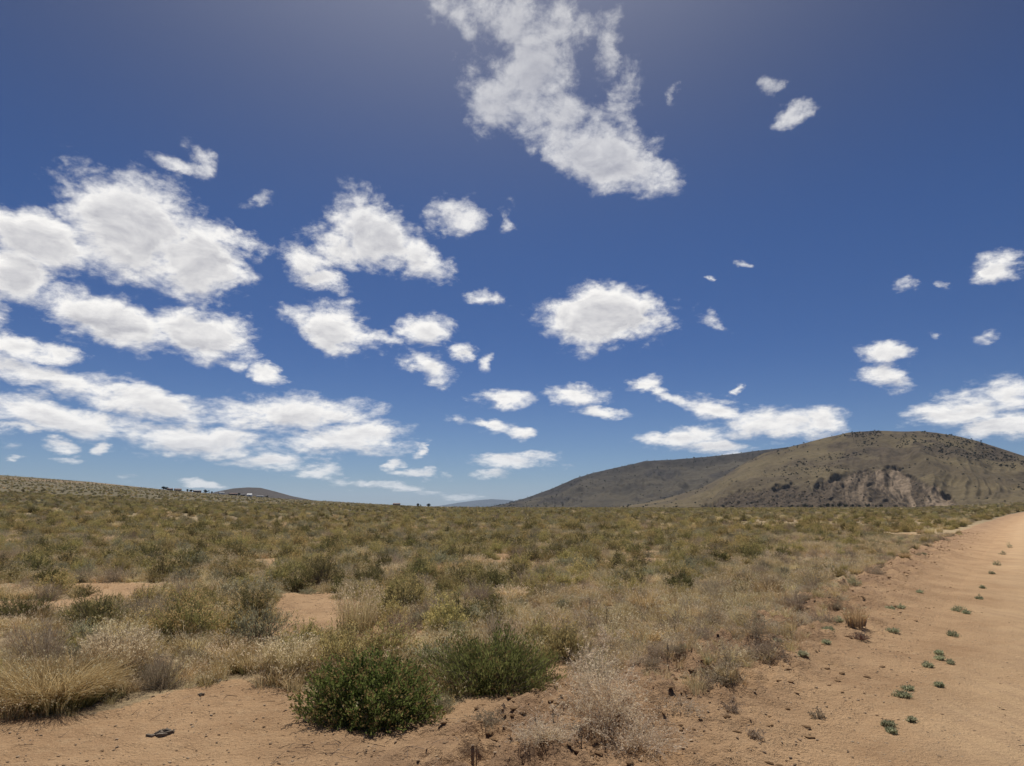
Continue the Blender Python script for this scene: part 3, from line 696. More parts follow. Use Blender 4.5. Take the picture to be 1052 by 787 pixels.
near(735, 618, 48, 24, S, 'dead_shrub', 'thin grey-brown shrub behind the sparse ground, right of upright straw tuft', 'shrub', tips=240, per=5, leaf=(.035, .007), stems=3., fol='lilac', wd='lilac')
near(700, 610, 40, 24, S, 'sagebrush', 'dark bush behind the upright straw tuft', 'bush', tips=220, per=12, leaf=(.05, .011), fol='darkolive')
near(835, 608, 50, 24, S, 'dead_shrub', 'wide brown thin shrub right of the golden tuft', 'shrub', tips=260, per=4, leaf=(.035, .007), stems=3., fol='ochre', wd='lilac')

# small roadside weeds
WEEDS = [(928, 718, 22, 12, 'largest blue-green weed in front on the road edge'), (933, 710, 13, 8, 'weed touching the back of the largest roadside weed'),
 (913, 748, 14, 9, 'front blue-green weed low in the right corner'), (916, 755, 9, 6, 'tiny weed just in front of the front corner weed'),
 (953, 687, 15, 9, 'blue-green weed next up the road edge behind the largest one'), (965, 673, 10, 8, 'upper of two weeds close together on the road edge'),
 (966, 679, 10, 7, 'lower of two weeds close together on the road edge'), (977, 683, 7, 7, 'thin weed standing on the road right of the close pair'),
 (965, 707, 8, 5, 'tiny lone weed on the road surface, lower right'), (979, 654, 16, 11, 'dark blue-green weed halfway up the road edge'),
 (985, 629, 16, 12, 'grey-green weed clump a little above the halfway weed'), (993, 631, 10, 8, 'small weed touching the right of the grey-green clump'),
 (1006, 616, 10, 7, 'pale weed further along the road edge'), (1010, 605, 8, 6, 'small weed behind the pale one along the road edge'),
 (918, 652, 16, 9, 'rounded blue-green weed on the berm slope'), (926, 625, 10, 8, 'dark weed on the berm, right one of a pair'), (915, 627, 10, 7, 'dark weed on the berm, left one of a pair'),
 (945, 610, 10, 6, 'small weed on the berm crest behind the pair'), (862, 640, 13, 10, 'blue-green tuft at the foot of the berm'), (851, 648, 14, 10, 'grey tuft just left of the tuft at the berm foot'),
 (849, 661, 9, 7, 'small tuft in front of the two at the berm foot'), (1024, 581, 9, 9, 'weed in the far dark row on the berm, middle'), (1019, 590, 8, 7, 'weed in the far dark row on the berm, nearest'),
 (1037, 563, 9, 9, 'weed in the far dark row on the berm, farthest'), (1030, 570, 8, 8, 'weed in the far dark row on the berm, second farthest'), (937, 743, 6, 4, 'tiniest weed on the road at lower right'),
 (798, 665, 14, 10, 'green-grey tuft on sparse ground right of the brownish weed'), (825, 677, 12, 8, 'green-grey tuft alone on soil below the berm'),
 (770, 676, 10, 8, 'tiny green tuft in front of the brownish weed'), (703, 675, 7, 6, 'tiny green tuft left on the sparse ground'), (690, 653, 10, 8, 'green tuft beside dry stalks on sparse ground'),
 (728, 692, 7, 7, 'tiny green tuft left of the grey branching weed'), (744, 697, 9, 9, 'green foot plant inside the grey branching weed'), (627, 632, 14, 8, 'dark green tuft left of the upright straw tuft'),
 (606, 634, 14, 10, 'grey-green tuft behind the small round olive bush'), (706, 647, 10, 7, 'dark tuft behind the dry stalks on sparse ground')]
for i, (px, py, w, h, lb) in enumerate(WEEDS):
    near(px, py, w * .8, h * .65, S, 'roadside_weed', lb, 'weed', tips=45, per=10, leaf=(.03, .008), fol='weed', wd='wood', lump=.3, upright=.8, stemw=.003, low=.0)['group'] = 'small green weeds on the bare soil'

# dry stalks
STK = [(693, 655, 22, 'tallest dry stalk beside the green tuft'), (597, 770, 16, 'dark dry stalk at lower centre left of airy weed'), (516, 742, 12, 'short dark stalk under the feathery bush'),
       (551, 748, 12, 'short stalk on soil below the feathery bush'), (569, 742, 14, 'thin dark stalk left of the airy weed'), (571, 716, 8, 'small stub between small olive bush and airy weed'),
       (524, 764, 12, 'dark stub near the small grey twig weed'), (688, 690, 30, 'lone leafless stalk left on the sparse ground'), (607, 640, 22, 'stalk standing behind the small olive bush'), (623, 645, 24, 'stalk standing before the dark green tuft')]
def stalk(seed, Wd, Ht):
    rng = np.random.default_rng(seed); g = Geo(); n = 1
    b = np.zeros((1, 3)); e = np.array([[rng.normal(0, .12) * Ht, 0, Ht]]); ribbons(g, curve(b, e * .5 + rng.normal(0, .05, (1, 3)) * Ht, e, 5), .010, rng, cross=True)
    k = 7; f = rng.uniform(.3, 1, (k, 1)); bb = e * f; dd = unit(rng.normal(0, .6, (k, 3)) + [0, 0, .8])
    ribbons(g, curve(bb, bb + dd * Ht * .1, bb + dd * Ht * .2, 3), .006, rng, cross=True)
    leaves(g, np.repeat(bb, 4, 0) + np.repeat(dd, 4, 0) * Ht * .15, unit(rng.normal(size=(k * 4, 3))), .02, .008, rng)
    return {'stem': (g, 'wood')}
for px, py, h, lb in STK:
    x, y = ground(px, py); dist = math.sqrt(x * x + y * y + EYE ** 2)
    o = build('dry_stalk', stalk(px, .1, h * dist / FPX), True); put(o, x, y, 0, 1, lb, 'stalk', 'dry stalks standing on the bare soil')

# ------------------------------------------------------------------ brush: prototypes and scatter
KINDS = {   # name, category, words, builder variants
 'olive_shrub': ('rabbitbrush', 'bush', 'olive', lambda s: shrub(s, 1.0, .62, tips=190, per=11, leaf=(.065, .014), heads=.75, head=(.04, .016), fol='olive', spread=.45, upright=.6, stemw=.008, lump=.3)),
 'sage_shrub': ('sagebrush', 'bush', 'grey-green', lambda s: shrub(s, 1.0, .58, tips=190, per=12, leaf=(.06, .014), fol='sage', heads=.25, head=(.035, .012), stems=1.5, stemw=.009, lump=.32)),
 'dark_shrub': ('sagebrush', 'bush', 'dark', lambda s: shrub(s, 1.0, .62, tips=190, per=12, leaf=(.06, .015), fol='darkolive', heads=.3, head=(.035, .014), stems=1.5, stemw=.010, lump=.35)),
 'dead_shrub': ('dead_shrub', 'shrub', 'bare grey', lambda s: shrub(s, 1.0, .58, tips=240, per=3, leaf=(.035, .008), stems=3.2, fol='lilac', wd='lilac', stemw=.009)),
 'straw_clump': ('bunch_grass', 'grass clump', 'straw', lambda s: clump(s, .85, .42, n=420, w=.009, seeds=.45, fol='straw', base='olive', under=.35)),
 'ochre_clump': ('bunch_grass', 'grass clump', 'ochre', lambda s: clump(s, .85, .38, n=420, w=.009, seeds=.15, fol='ochre', base='darkolive', under=.4, lean=.7)),
}
KN = list(KINDS)
KINDS['thin_weed'] = ('dry_weed', 'weed', 'thin dry', lambda s: tangle(s, 1.1, .55, n=110, w=.011, fol=('lilac', 'pale')[s % 2], chips=2.2, chip=2.0))
PROTO = {k: [] for k in KINDS}     # PROTO: first placed object of each variant, copied afterwards
NV = 3
rng = np.random.default_rng(77)
pts = []   # x, y, size, kind
def weights(x, y):
    w = np.array([.26, .18, .25, .10, .12, .09])
    n = float(fbm(np.float64(x / 7), np.float64(y / 7), 2, 91))
    w = w * np.array([1 + n, 1 - n, 1 + 1.6 * n, 1 - n, 1 - .8 * n, 1 - .6 * n])
    if x > 0.32 * y + 2: w = w * np.array([.9, .4, .6, .9, 1.2, 2.2])
    w = np.clip(w, .01, None); return w / w.sum()
R_IND = 15.5
cell = {}
def free(x, y, d):
    i, j = int(math.floor(x / 1.0)), int(math.floor(y / 1.0))
    for a in range(-1, 2):
        for b in range(-1, 2):
            for (u, v, s) in cell.get((i + a, j + b), ()):
                if (u - x) ** 2 + (v - y) ** 2 < (d * .5 * (s + .0) + d * .5 * .8) ** 2 * 1.0: return False
    return True
for (x, y, r) in TAKEN: cell.setdefault((int(math.floor(x)), int(math.floor(y))), []).append((x, y, r * 2))
for it in range(26000):
    r = math.sqrt(rng.uniform(5.2 ** 2, 48 ** 2)); a = rng.uniform(-rad(43), rad(43)); x, y = r * math.sin(a), r * math.cos(a)
    s_0, t_0 = road_st(x, y)
    if bool(is_bare(x, y, .15)) and not (r > 11 and t_0 > -3.6): continue
    if t_0 > -3.35 + (.9 * rng.random() ** 3 if r > 11 else 0): continue
    nearroad = t_0 > -6.6 - .9 * math.sin(s_0 * .7) and r > 9
    size = rng.uniform(.36, .86) * (.6 if nearroad else 1) * (.8 if math.hypot(x, y) < 8 else 1)
    if nearroad and rng.random() < .45: continue
    if not free(x, y, size * 1.02): continue
    cell.setdefault((int(math.floor(x)), int(math.floor(y))), []).append((x, y, size))
    k = KN[rng.choice(6, p=[.06, .08, .02, .34, .22, .28])] if nearroad else KN[rng.choice(6, p=weights(x, y))]
    pts.append((x, y, size * (.95 if 'clump' in k else 1.05), k))
n_thin = 0
for it in range(900):
    s0 = 4.5 + 22 * rng.random() ** 1.6; t0 = rng.uniform(-8.5, -3.2); x, y = road_xy(s0, t0)
    if n_thin >= 150 or x < .6 or y < 6.3: continue
    size = rng.uniform(.22, .58)
    if not free(x, y, size * .7): continue
    cell.setdefault((int(math.floor(x)), int(math.floor(y))), []).append((x, y, size)); n_thin += 1
    pts.append((float(x), float(y), size, 'thin_weed'))
SPARSE = [gp(*q) for q in ((585, 678), (640, 664), (705, 660), (765, 636), (880, 602), (872, 628), (815, 680), (740, 735), (690, 730), (620, 705))]
n_thin = 0
for it in range(2500):
    x, y = rng.uniform(.4, 8), rng.uniform(6, 15)
    if n_thin >= 60 or not bool(inpoly(np.float64(x), np.float64(y), SPARSE)): continue
    size = rng.uniform(.14, .42) * (1 if rng.random() < .8 else 1.4)
    if not free(x, y, size * .8): continue
    cell.setdefault((int(math.floor(x)), int(math.floor(y))), []).append((x, y, size)); n_thin += 1
    pts.append((x, y, size, 'thin_weed'))
def to_px(x, y, z):
    dx, dy, dz = x, y, z - EYE
    fw = dy * math.cos(PITCH) + dz * math.sin(PITCH); up = -dy * math.sin(PITCH) + dz * math.cos(PITCH)
    return 526 + FPX * dx / fw, 393.5 - FPX * up / fw
ind, rest = [], []
for p in sorted(pts, key=lambda p: math.hypot(p[0], p[1])):
    px, py = to_px(p[0], p[1], 0)
    (ind if (math.hypot(p[0], p[1]) < R_IND or p[3] == 'thin_weed') and -25 < px < 1077 else rest).append(p + (px, py))
print('individual brush', len(ind), 'rest', len(rest))
SECT = [(-100, 110, 'near the left picture edge'), (110, 215, 'below the far village'), (215, 310, 'below the small dark hill'), (310, 400, 'above the bare soil patch'),
        (400, 520, 'below the blue mountain'), (520, 640, 'below the long plateau'), (640, 745, 'left of the rock scar'), (745, 870, 'below the dark rocky scar'), (870, 930, 'left of the far road berm'), (930, 1200, 'beside the road berm')]
BANDS = [(0, 9.5, 'front'), (9.5, 11.5, 'second-row'), (11.5, 13.5, 'third-row'), (13.5, 16, 'fourth-row'), (16, 18.5, 'far'), (18.5, 21.5, 'farther'), (21.5, 99, 'farthest')]
ORD = ['first', 'second', 'third', 'fourth', 'fifth', 'sixth', 'seventh', 'eighth', 'ninth', 'tenth', 'eleventh', 'twelfth', 'thirteenth', 'fourteenth', 'fifteenth', 'sixteenth', 'seventeenth', 'eighteenth', 'nineteenth', 'twentieth'] + ['twenty-' + w for w in ('first', 'second', 'third', 'fourth', 'fifth', 'sixth', 'seventh', 'eighth', 'ninth')] + ['thirtieth']
cells = {}
for i, (x, y, s, k, px, py) in enumerate(ind):
    sec = next(t for a, b, t in SECT if px < b); bd = next(t for a, b, t in BANDS if math.hypot(x, y) < b)
    cells.setdefault((k, sec, bd), []).append((px, i))
LAB = {}
for (k, sec, bd), lst in cells.items():
    word, kind = KINDS[k][2], KINDS[k][1]
    lst.sort()
    for j, (px, i) in enumerate(lst):
        side = 'left'
        if j >= len(ORD): j, side = len(lst) - 1 - j, 'right'
        LAB[i] = f'{bd} {word} {kind} {sec}' if len(lst) == 1 else f'{ORD[j]} from {side} of the {bd} {word} {kind}s {sec}'.replace('bushs', 'bushes')
cnt = {k: 0 for k in KINDS}
GRP = {'olive_shrub': 'olive bushes in the brush', 'sage_shrub': 'grey-green bushes in the brush', 'dark_shrub': 'dark bushes in the brush', 'dead_shrub': 'bare grey shrubs in the brush',
       'thin_weed': 'thin dry weeds between brush and road', 'straw_clump': 'straw grass clumps in the brush', 'ochre_clump': 'ochre grass clumps in the brush'}
def copy_tree(o):
    c = o.copy(); COL.objects.link(c)
    for ch in o.children:
        d = ch.copy(); COL.objects.link(d); d.parent = c
    return c
JP = {}
for i, (x, y, s, k, px, py) in enumerate(ind):
    name, cat, _, fn = KINDS[k]; v = cnt[k] % NV; cnt[k] += 1
    parts = math.hypot(x, y) < 14
    key = (k, v, parts)
    if key not in JP:
        o = build(name, fn(100 + list(KINDS).index(k) * 10 + v), not parts); JP[key] = o
        if not parts: PROTO[k].append(o)
    else: o = copy_tree(JP[key])
    q = rng.uniform(.75, 1.05)
    put(o, x, y, rng.uniform(0, 6.28), (s * rng.uniform(.9, 1.15), s * rng.uniform(.9, 1.15), s * q), LAB[i], cat, GRP[k], .02)

# ------------------------------------------------------------------ far brush and ground cover: one object each, instanced
def scatter_object(name, protos, P, idx, scl, rot, label, cat):
    me = bpy.data.meshes.new(name); me.vertices.add(len(P)); me.vertices.foreach_set('co', np.ascontiguousarray(P, np.float32).ravel())
    a = me.attributes.new('pick', 'INT', 'POINT'); a.data.foreach_set('value', np.ascontiguousarray(idx, np.int32))
    a = me.attributes.new('size', 'FLOAT_VECTOR', 'POINT'); a.data.foreach_set('vector', np.ascontiguousarray(scl, np.float32).ravel())
    a = me.attributes.new('turn', 'FLOAT', 'POINT'); a.data.foreach_set('value', np.ascontiguousarray(rot, np.float32))
    me.update()
    o = add_obj(name, me, kind='stuff', label=label, category=cat)
    ng = bpy.data.node_groups.new(name + '_nodes', 'GeometryNodeTree')
    ng.interface.new_socket('Geometry', in_out='INPUT', socket_type='NodeSocketGeometry')
    ng.interface.new_socket('Geometry', in_out='OUTPUT', socket_type='NodeSocketGeometry')
    n = ng.nodes; l = ng.links
    gi = n.new('NodeGroupInput'); go = n.new('NodeGroupOutput')
    iop = n.new('GeometryNodeInstanceOnPoints'); l.new(gi.outputs[0], iop.inputs['Points'])
    gti = n.new('GeometryNodeJoinGeometry')
    for p in reversed(protos):
        oi = n.new('GeometryNodeObjectInfo'); oi.inputs['Object'].default_value = p; oi.inputs['As Instance'].default_value = True; oi.transform_space = 'ORIGINAL'
        l.new(oi.outputs['Geometry'], gti.inputs[0])
    l.new(gti.outputs[0], iop.inputs['Instance']); iop.inputs['Pick Instance'].default_value = True
    def named(nm, typ):
        q = n.new('GeometryNodeInputNamedAttribute'); q.data_type = typ; q.inputs[0].default_value = nm; return q.outputs[0]
    l.new(named('pick', 'INT'), iop.inputs['Instance Index'])
    l.new(named('size', 'FLOAT_VECTOR'), iop.inputs['Scale'])
    cx = n.new('ShaderNodeCombineXYZ'); l.new(named('turn', 'FLOAT'), cx.inputs[2]); l.new(cx.outputs[0], iop.inputs['Rotation'])
    l.new(iop.outputs[0], go.inputs[0])
    md = o.modifiers.new('scatter', 'NODES'); md.node_group = ng
    return o
protos = []; pidx = {}
for k in KN:
    for o in PROTO[k]: pidx.setdefault(k, []).append(len(protos)); protos.append(o)
far = [(x, y, s, k) for x, y, s, k, _, _ in rest if k != 'thin_weed']
def far_ring(r0, r1, n, smin, smax, az0=-43, az1=43, wk=None):
    r = np.sqrt(rng.uniform(r0 * r0, r1 * r1, n)); a = np.radians(rng.uniform(az0, az1, n)); x = r * np.sin(a); y = r * np.cos(a)
    ok = (~is_bare(x, y, .3)) | (r > 900)
    _, t = road_st(x, y); ok &= (t < -4.2) | (t > 6.5)
    pn = fbm(x / 35, y / 35, 3, 99)
    ok &= rng.random(n) < .75 + .9 * pn
    for xx, yy in zip(x[ok], y[ok]): far.append((xx, yy, rng.uniform(smin, smax), KN[rng.choice(6, p=weights(xx, yy))]))
far_ring(48, 80, 3300, .5, 1.1); far_ring(80, 160, 7500, .6, 1.25); far_ring(160, 420, 19000, .8, 1.6); far_ring(420, 1350, 15000, 1.2, 2.6)
FX = np.array([f[0] for f in far]); FY = np.array([f[1] for f in far]); FZ = H(FX, FY) - .03
FS = np.array([f[2] for f in far]); FK = np.array([pidx[f[3]][rng.integers(len(pidx[f[3]]))] for f in far])
sc3 = np.stack([FS * rng.uniform(.9, 1.15, len(FS)), FS * rng.uniform(.9, 1.15, len(FS)), FS * rng.uniform(.8, 1.15, len(FS))], -1)
scatter_object('far_brush', protos, np.stack([FX, FY, FZ], -1), FK, sc3, rng.uniform(0, 6.28, len(FS)), 'sea of sagebrush and dry grass covering the plain to the foot of the mesa', 'brush')
print('far brush', len(FX))

# short dry grass between the bushes: small tufts, first one is a thing of its own
tuft_protos = []
for i, (px, py, lb) in enumerate(((470, 676, 'small straw tuft behind the feathery green bush'), (425, 690, 'small straw tuft between the two green bushes, behind'), (233, 668, 'short straw tuft right of the broad olive bush'), (655, 668, 'wispy straw tuft on soil before the upright straw tuft'))):
    x, y = ground(px, py); o = build('grass_tuft', clump(300 + i, .34, .26, n=70, w=.0055, seeds=.4, under=.15, fol='straw' if i % 2 else 'ochre', base='sage', K=3, lean=.8), True)
    put(o, x, y, 0, 1, lb, 'grass tuft', 'short straw tufts'); tuft_protos.append(o)
n = 30000; r = 5 + 43 * rng.random(n) ** .8; a = np.radians(rng.uniform(-43, 43, n)); x = r * np.sin(a); y = r * np.cos(a)
_, t = road_st(x, y); bare = is_bare(x, y, .5)
keep = np.where(bare, rng.random(n) < .012, rng.random(n) < .85) & (t < -3.3)
sparse = bare & (t < -3.6) & (t > -8) & (y > 6.8) & (x > .8) & (rng.random(n) < .4 + .7 * fbm(x / .8, y / .8, 2, 7)); keep |= sparse | (inpoly(x, y, SPARSE) & (rng.random(n) < .55 + .8 * fbm(x / .7, y / .7, 2, 8)))
x, y, bare = x[keep], y[keep], bare[keep]; s = rng.uniform(.35, .95, len(x)) * np.where(bare, .7, 1)
scatter_object('dry_grass', tuft_protos, np.stack([x, y, H(x, y) - .01], -1), rng.integers(0, 4, len(x)), np.stack([s, s, s * rng.uniform(.7, 1.3, len(x))], -1), rng.uniform(0, 6.28, len(x)),
               'short straw-coloured grass filling the gaps between the bushes', 'grass')
print('tufts', len(x))

# ------------------------------------------------------------------ clods, pebbles, twig litter (single merged meshes)
def rocks(name, P, size, mat, label, cat, flat=.34):
    ico_v = np.array([[0, 0, 1], [.89, 0, .45], [.28, .85, .45], [-.72, .53, .45], [-.72, -.53, .45], [.28, -.85, .45], [.72, .53, -.45], [-.28, .85, -.45], [-.89, 0, -.45], [-.28, -.85, -.45], [.72, -.53, -.45], [0, 0, -1]])
    ico_f = np.array([[0, 1, 2], [0, 2, 3], [0, 3, 4], [0, 4, 5], [0, 5, 1], [1, 6, 2], [2, 7, 3], [3, 8, 4], [4, 9, 5], [5, 10, 1], [2, 6, 7], [3, 7, 8], [4, 8, 9], [5, 9, 10], [1, 10, 6], [11, 7, 6], [11, 8, 7], [11, 9, 8], [11, 10, 9], [11, 6, 10]])
    n = len(P); V = ico_v[None] * rng.uniform(.6, 1.3, (n, 12, 1)); a = rng.uniform(0, 6.28, n)
    st = rng.uniform(.7, 1.5, (n, 1)); V = V * np.stack([st, 1 / st, flat * np.ones_like(st)], -1)
    c, s = np.cos(a)[:, None], np.sin(a)[:, None]
    V = np.stack([V[..., 0] * c - V[..., 1] * s, V[..., 0] * s + V[..., 1] * c, V[..., 2]], -1) * size[:, None, None] + P[:, None]
    F = (ico_f[None] + np.arange(n)[:, None, None] * 12).reshape(-1, 3)
    add_obj(name, make_mesh(name, V.reshape(-1, 3), F, [mat], attrs={'var': ('FACE', np.repeat(rng.random(n), 20))}), kind='stuff', label=label, category=cat)
M_CLOD = plant_material('dry_clods', (.19, .115, .062), (.36, .235, .13), 0, hue=0)
M_PEB = plant_material('small_pebbles', (.30, .20, .12), (.62, .48, .33), 0, hue=0)
n = 6500; s_c = 4 + 50 * rng.random(n) ** 1.6; t_c = BERM - .1 + rng.normal(0, .55, n); x, y = road_xy(s_c, t_c)
sz = .004 + .034 * rng.random(n) ** 4.5
rocks('dirt_clods', np.stack([x, y, H(x, y) + sz * .15], -1), sz, M_CLOD, 'crumbled clods of soil along the roadside berm', 'clods')
n = 24000; r = 4 + 14 * rng.random(n) ** 1.3; a = np.radians(rng.uniform(-42, 42, n)); x = r * np.sin(a); y = r * np.cos(a); k = is_bare(x, y); x, y = x[k], y[k]
sz = .002 + .012 * rng.random(len(x)) ** 5; s_c, t_c = road_st(x, y); kk = (t_c < 3.9); x, y, sz = x[kk], y[kk], sz[kk]
rocks('pebbles', np.stack([x, y, H(x, y) + sz * .2 + .002], -1), sz, M_PEB, 'tiny pebbles and crumbs strewn on the bare soil', 'pebbles')
g = Geo(); n = 5200; r = 4.6 + 13 * rng.random(n) ** 1.2; a = np.radians(rng.uniform(-42, 30, n)); x = r * np.sin(a); y = r * np.cos(a)
dens = fbm(x / 1.3, y / 1.3, 3, 45); k = (dens > .02 + .12 * rng.random(n)) & (road_st(x, y)[1] < -3.3); x, y = x[k], y[k]
L = rng.uniform(.03, .16, len(x)); th = rng.uniform(0, 6.28, len(x)); z = H(x, y) + .006
b = np.stack([x, y, z], -1); dx = np.cos(th) * L; dy = np.sin(th) * L
e = np.stack([x + dx, y + dy, H(x + dx, y + dy) + rng.uniform(.004, .03, len(x))], -1); m_ = (b + e) / 2 + np.stack([0 * x, 0 * x, rng.uniform(0, .02, len(x))], -1)
ribbons(g, curve(b, m_, e, 4), .0045, rng); V, F, A = g.arr()
add_obj('twig_litter', make_mesh('twig_litter', V, F, [PM['wood']], attrs={'var': ('FACE', A)}), kind='stuff', label='scattered broken twigs and straw lying on the soil', category='twigs')
# flakes of dark dung or bark in the foreground
def flake(seed, L):
    rng2 = np.random.default_rng(seed); g = Geo(); k = 16
    for j in range(k):
        c = rng2.normal(0, L * .24, 3) * [1, 1, 0]; a = rng2.uniform(0, 6.28); l = L * rng2.uniform(.12, .3); w = l * .35; h = L * rng2.uniform(.08, .28)
        ux = np.array([math.cos(a), math.sin(a), 0]); uy = np.array([-math.sin(a), math.cos(a), 0]); uz = np.array([0, 0, 1.])
        B = np.array([c + ux * l * i + uy * w * jj + uz * (h if kk else -.01) * (.7 if kk and i > 0 else 1) for kk in (0, 1) for jj in (-1, 1) for i in (-1, 1)])
        F = np.array([[0, 2, 3, 1], [4, 5, 7, 6], [0, 1, 5, 4], [2, 6, 7, 3], [0, 4, 6, 2], [1, 3, 7, 5]]); g.add(B, F, rng2.random(6))
    return {'bark': (g, 'wood')}
for px, py, w, lb in ((168, 752, 26, 'dark clump of broken bark on the bare soil, lower left'), (218, 700, 26, 'broken dark sticks lying at the grass edge right of the grey dead shrub'), (206, 713, 12, 'small dark chip in front of the broken sticks')):
    x, y = ground(px, py); o = build('broken_bark', flake(px, w * math.hypot(x, y) / FPX * .55), True); put(o, x, y, .4, 1, lb, 'bark', 'pieces of bark on the soil', sink=0)

# ------------------------------------------------------------------ trees at the foot of the mesa and on its slopes
def simple(name, color, rough=.9):
    m = bpy.data.materials.new(name); m.use_nodes = True; T = NT(m.node_tree); b = T.n['Principled BSDF']
    P = T.new('ShaderNodeTexCoord').outputs['Object']
    T.link(T.mix(T.noise(P, 1.5, 4, .6), tuple(c * .8 for c in color), tuple(min(1, c * 1.2) for c in color)), b.inputs['Base Color']); b.inputs['Roughness'].default_value = rough
    return m
PM['juniper'] = plant_material('juniper_foliage', (.022, .030, .014), (.055, .060, .028), .2)
PM['bark'] = simple('juniper_bark', (.16, .12, .09))
def juniper(seed, wide=1.0):
    rng2 = np.random.default_rng(seed); gc, gt = Geo(), Geo()
    n = 500; c = rng2.normal(size=(9, 3)) * [1.0 * wide, 1.0 * wide, .7] + [0, 0, 2.5]
    q = c[rng2.integers(0, 9, n)] + unit(rng2.normal(size=(n, 3))) * rng2.uniform(.3, 1.25, (n, 1)) * [wide, wide, 1]; q[:, 2] = np.maximum(q[:, 2], .5)
    leaves(gc, q, unit(rng2.normal(size=(n, 3)) + [0, 0, .8]), .75, .5, rng2)
    b = rng2.normal(0, .15, (6, 3)) * [1, 1, 0]; e = c[:6]; e = e * [.7, .7, .9]; ribbons(gt, curve(b, (b + e) / 2, e, 4), .35, rng2, cross=True)
    return {'crown': (gc, 'juniper'), 'trunk': (gt, 'bark')}
JT = [build('juniper_tree', juniper(900 + i, (1.0, 1.4)[i % 2]), False) for i in range(3)]
tr = [(x_, 521.4 + d_, s_) for x_, d_, s_ in ((733, .1, 1.1), (742, 0, 1.3), (751, .1, 1.0), (812, 0, 1.4), (818, 0, 1.0), (826, .1, 1.5), (833, 0, 1.2), (841, 0, 1.0), (848, 0, 1.7), (854, .1, 1.5), (861, 0, 1.8), (867, 0, 1.4), (874, .1, 1.5), (881, 0, 1.2), (890, 0, 1.4), (898, .1, 1.1), (903, 0, 1.3), (660, .1, .9), (694, .1, .9), (918, .1, 1.0))]
TL = ['leftmost lone', 'second lone', 'squat solitary', 'small round', 'tiny', 'wide', 'medium round', 'narrow', 'largest', 'broad', 'tallest', 'low', 'dense', 'slim', 'spreading', 'little', 'rightmost big', 'isolated', 'stray', 'last right']
order = sorted(range(len(tr)), key=lambda i: tr[i][0])
for rank, i in enumerate(order):
    px, py, s = tr[i]; a = azel(px, 500)[0]; R = 1425 + 12 * (i % 3); x, y = R * math.sin(a), R * math.cos(a)
    o = JT[rank] if rank < 3 else copy_tree(JT[rank % 3])
    rk = rank + 1; w = ORD[rank]
    put(o, x, y, rank * 1.3, s, f'{w} from left of the dark junipers along the foot of the mesa', 'tree', 'junipers at the foot of the mesa', .3)
# scattered junipers higher up
def wood(name, hill, n, score, label, protos, smin=.8, smax=1.5):
    X, Y, Z, T = hill['X'], hill['Y'], hill['Z'], hill['T']
    w = score(X, Y, Z, T) * (T <= 1.02) * np.maximum(0, 1); w = w.ravel(); w = w / w.sum()
    j = rng.choice(len(w), n, p=w); s = rng.uniform(smin, smax, n)
    P = np.stack([X.ravel()[j], Y.ravel()[j], Z.ravel()[j] - .6], -1); P[:, :2] += rng.normal(0, 3, (n, 2))
    scatter_object(name, protos, P, rng.integers(0, len(protos), n), np.stack([s, s, s], -1), rng.uniform(0, 6, n), label, 'wood')
JW = [o.children for o in JT]; JC = [next(c for c in o.children if c.name.startswith('crown')) for o in JT]
wood('mesa_juniper_wood', mesa, 2300, lambda X, Y, Z, T: sstep(T, .35, .9) * sstep(np.degrees(np.arctan2(X, Y)), 19, 26) * sstep(fbm(X / 120, Y / 120, 4, 201), -.02, .2) + .02 + .5 * mesa['rock'] * (1 - mesa['pale']) * (np.degrees(np.arctan2(X, Y)) < 25) * .25,
     'dark junipers dotted over the upper mesa slope and the rocky scar', JC, .35, 1.0)
wood('plateau_juniper_wood', plat, 900, lambda X, Y, Z, T: sstep(T, .8, .97) + .04 + .25 * sstep(fbm(X / 200, Y / 200, 3, 211), 0, .2), 'dark trees dotted along the plateau rim', JC, .6, 1.3)

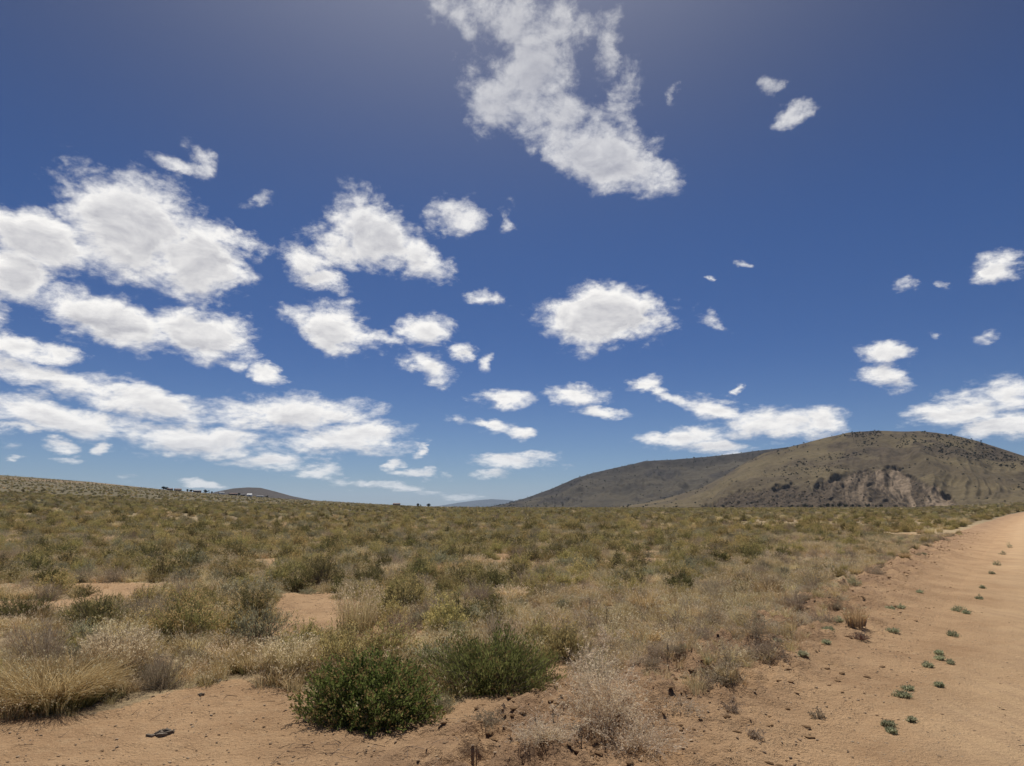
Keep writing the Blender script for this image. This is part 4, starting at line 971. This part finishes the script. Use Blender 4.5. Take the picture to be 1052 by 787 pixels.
# ------------------------------------------------------------------ far village on the left slope
M_WH = simple('white_siding', (.78, .78, .76)); M_TN = simple('tan_siding', (.42, .33, .24)); M_RF = simple('grey_roof', (.22, .22, .23)); M_RB = simple('brown_roof', (.16, .10, .08)); M_GL = simple('dark_window', (.04, .05, .06), .3)
M_BK = simple('dark_siding', (.10, .085, .08))
def box_arr(x0, x1, y0, y1, z0, z1):
    V = np.array([(x, y, z) for z in (z0, z1) for y in (y0, y1) for x in (x0, x1)], float)
    return V, np.array([(0, 2, 3, 1), (4, 5, 7, 6), (0, 1, 5, 4), (2, 6, 7, 3), (0, 4, 6, 2), (1, 3, 7, 5)])
def house(L, D, h, rf, mw, mr, label, px, dr=0, cat='house', name='farm_house', py=None):
    e = add_obj(name, None)
    V, F = box_arr(-L / 2, L / 2, -D / 2, D / 2, -2, h); add_obj('wall', make_mesh('wall', V, F, [mw]), e)
    o_ = .4
    V = np.array([(-L / 2 - o_, -D / 2 - o_, h), (L / 2 + o_, -D / 2 - o_, h), (L / 2 + o_, D / 2 + o_, h), (-L / 2 - o_, D / 2 + o_, h), (-L / 2 - o_, 0, h + rf), (L / 2 + o_, 0, h + rf)], float)
    V = V + [0, 0, .01]
    F = np.array([(0, 1, 5, 4), (2, 3, 4, 5), (0, 4, 3, 3), (1, 2, 5, 5), (0, 3, 2, 1)])
    me = bpy.data.meshes.new('roof'); me.from_pydata([tuple(v) for v in V], [], [(0, 1, 5, 4), (2, 3, 4, 5), (0, 4, 3), (1, 2, 5), (0, 3, 2, 1)]); me.materials.append(mr); add_obj('roof', me, e)
    k = max(1, int(L // 5))
    for i in range(k):
        cx = -L / 2 + (i + .5) * L / k
        if i == k // 2: V, F = box_arr(cx - .5, cx + .5, -D / 2 - .05, -D / 2 + .1, .0, 2.1); add_obj('door', make_mesh('door', V, F, [M_BK if mw != M_BK else M_TN]), e)
        else: V, F = box_arr(cx - .7, cx + .7, -D / 2 - .05, -D / 2 + .1, 1.0, min(h - .3, 2.2)); add_obj('window', make_mesh('window', V, F, [M_GL]), e)
    a = azel(px, 500)[0]; R = RR - 60 + dr; x, y = R * math.sin(a), R * math.cos(a)
    put(e, x, y, -a + .3 * math.sin(px), 1, label, cat, 'buildings of the far village', 0)
house(11, 7, 3, 1.6, M_TN, M_RB, 'tan house at the left end of the far village', 183)
house(8, 6, 2.6, 1.2, M_BK, M_RB, 'dark shed next to the tan house in the far village', 175, cat='shed')
house(12, 7, 3, 1.5, M_BK, M_RF, 'dark long barn left of the white house in the far village', 203, cat='barn')
house(9, 6, 3, 1.6, M_WH, M_RF, 'white house in the middle of the far village', 228)
house(14, 6, 2.8, 1.2, M_BK, M_RB, 'long dark building right of the white house in the far village', 240, cat='building')
house(7, 4, 2.8, .8, M_BK, M_RF, 'small dark shed below the dark hill in the far village', 250, cat='shed')
house(8, 6, 3.4, 1.7, M_WH, M_WH, 'bright white building with white roof in the far village', 257, cat='building')
house(12, 5, 2.6, .8, M_WH, M_RF, 'long low white trailer home at right end of the far village', 268, cat='trailer home')
house(12, 6, 3, 1.5, M_BK, M_RB, 'lone dark building on the horizon left of the blue mountain', 408, -150, cat='building')
for i, (px, s) in enumerate(((168, 1.3), (171, 1.1), (193, 1.2), (197, 1.0), (212, 1.3), (218, 1.0), (246, 1.1), (275, .9), (430, 1.4), (441, 1.5))):
    a = azel(px, 500)[0]; R = RR - 50 - (140 if px > 400 else 0); x, y = R * math.sin(a), R * math.cos(a); o = copy_tree(JT[i % 3])
    put(o, x, y, i * 1.1, s, ORD[i] + ' from left of the dark trees by the far village and horizon', 'tree', 'trees by the far village', .2)
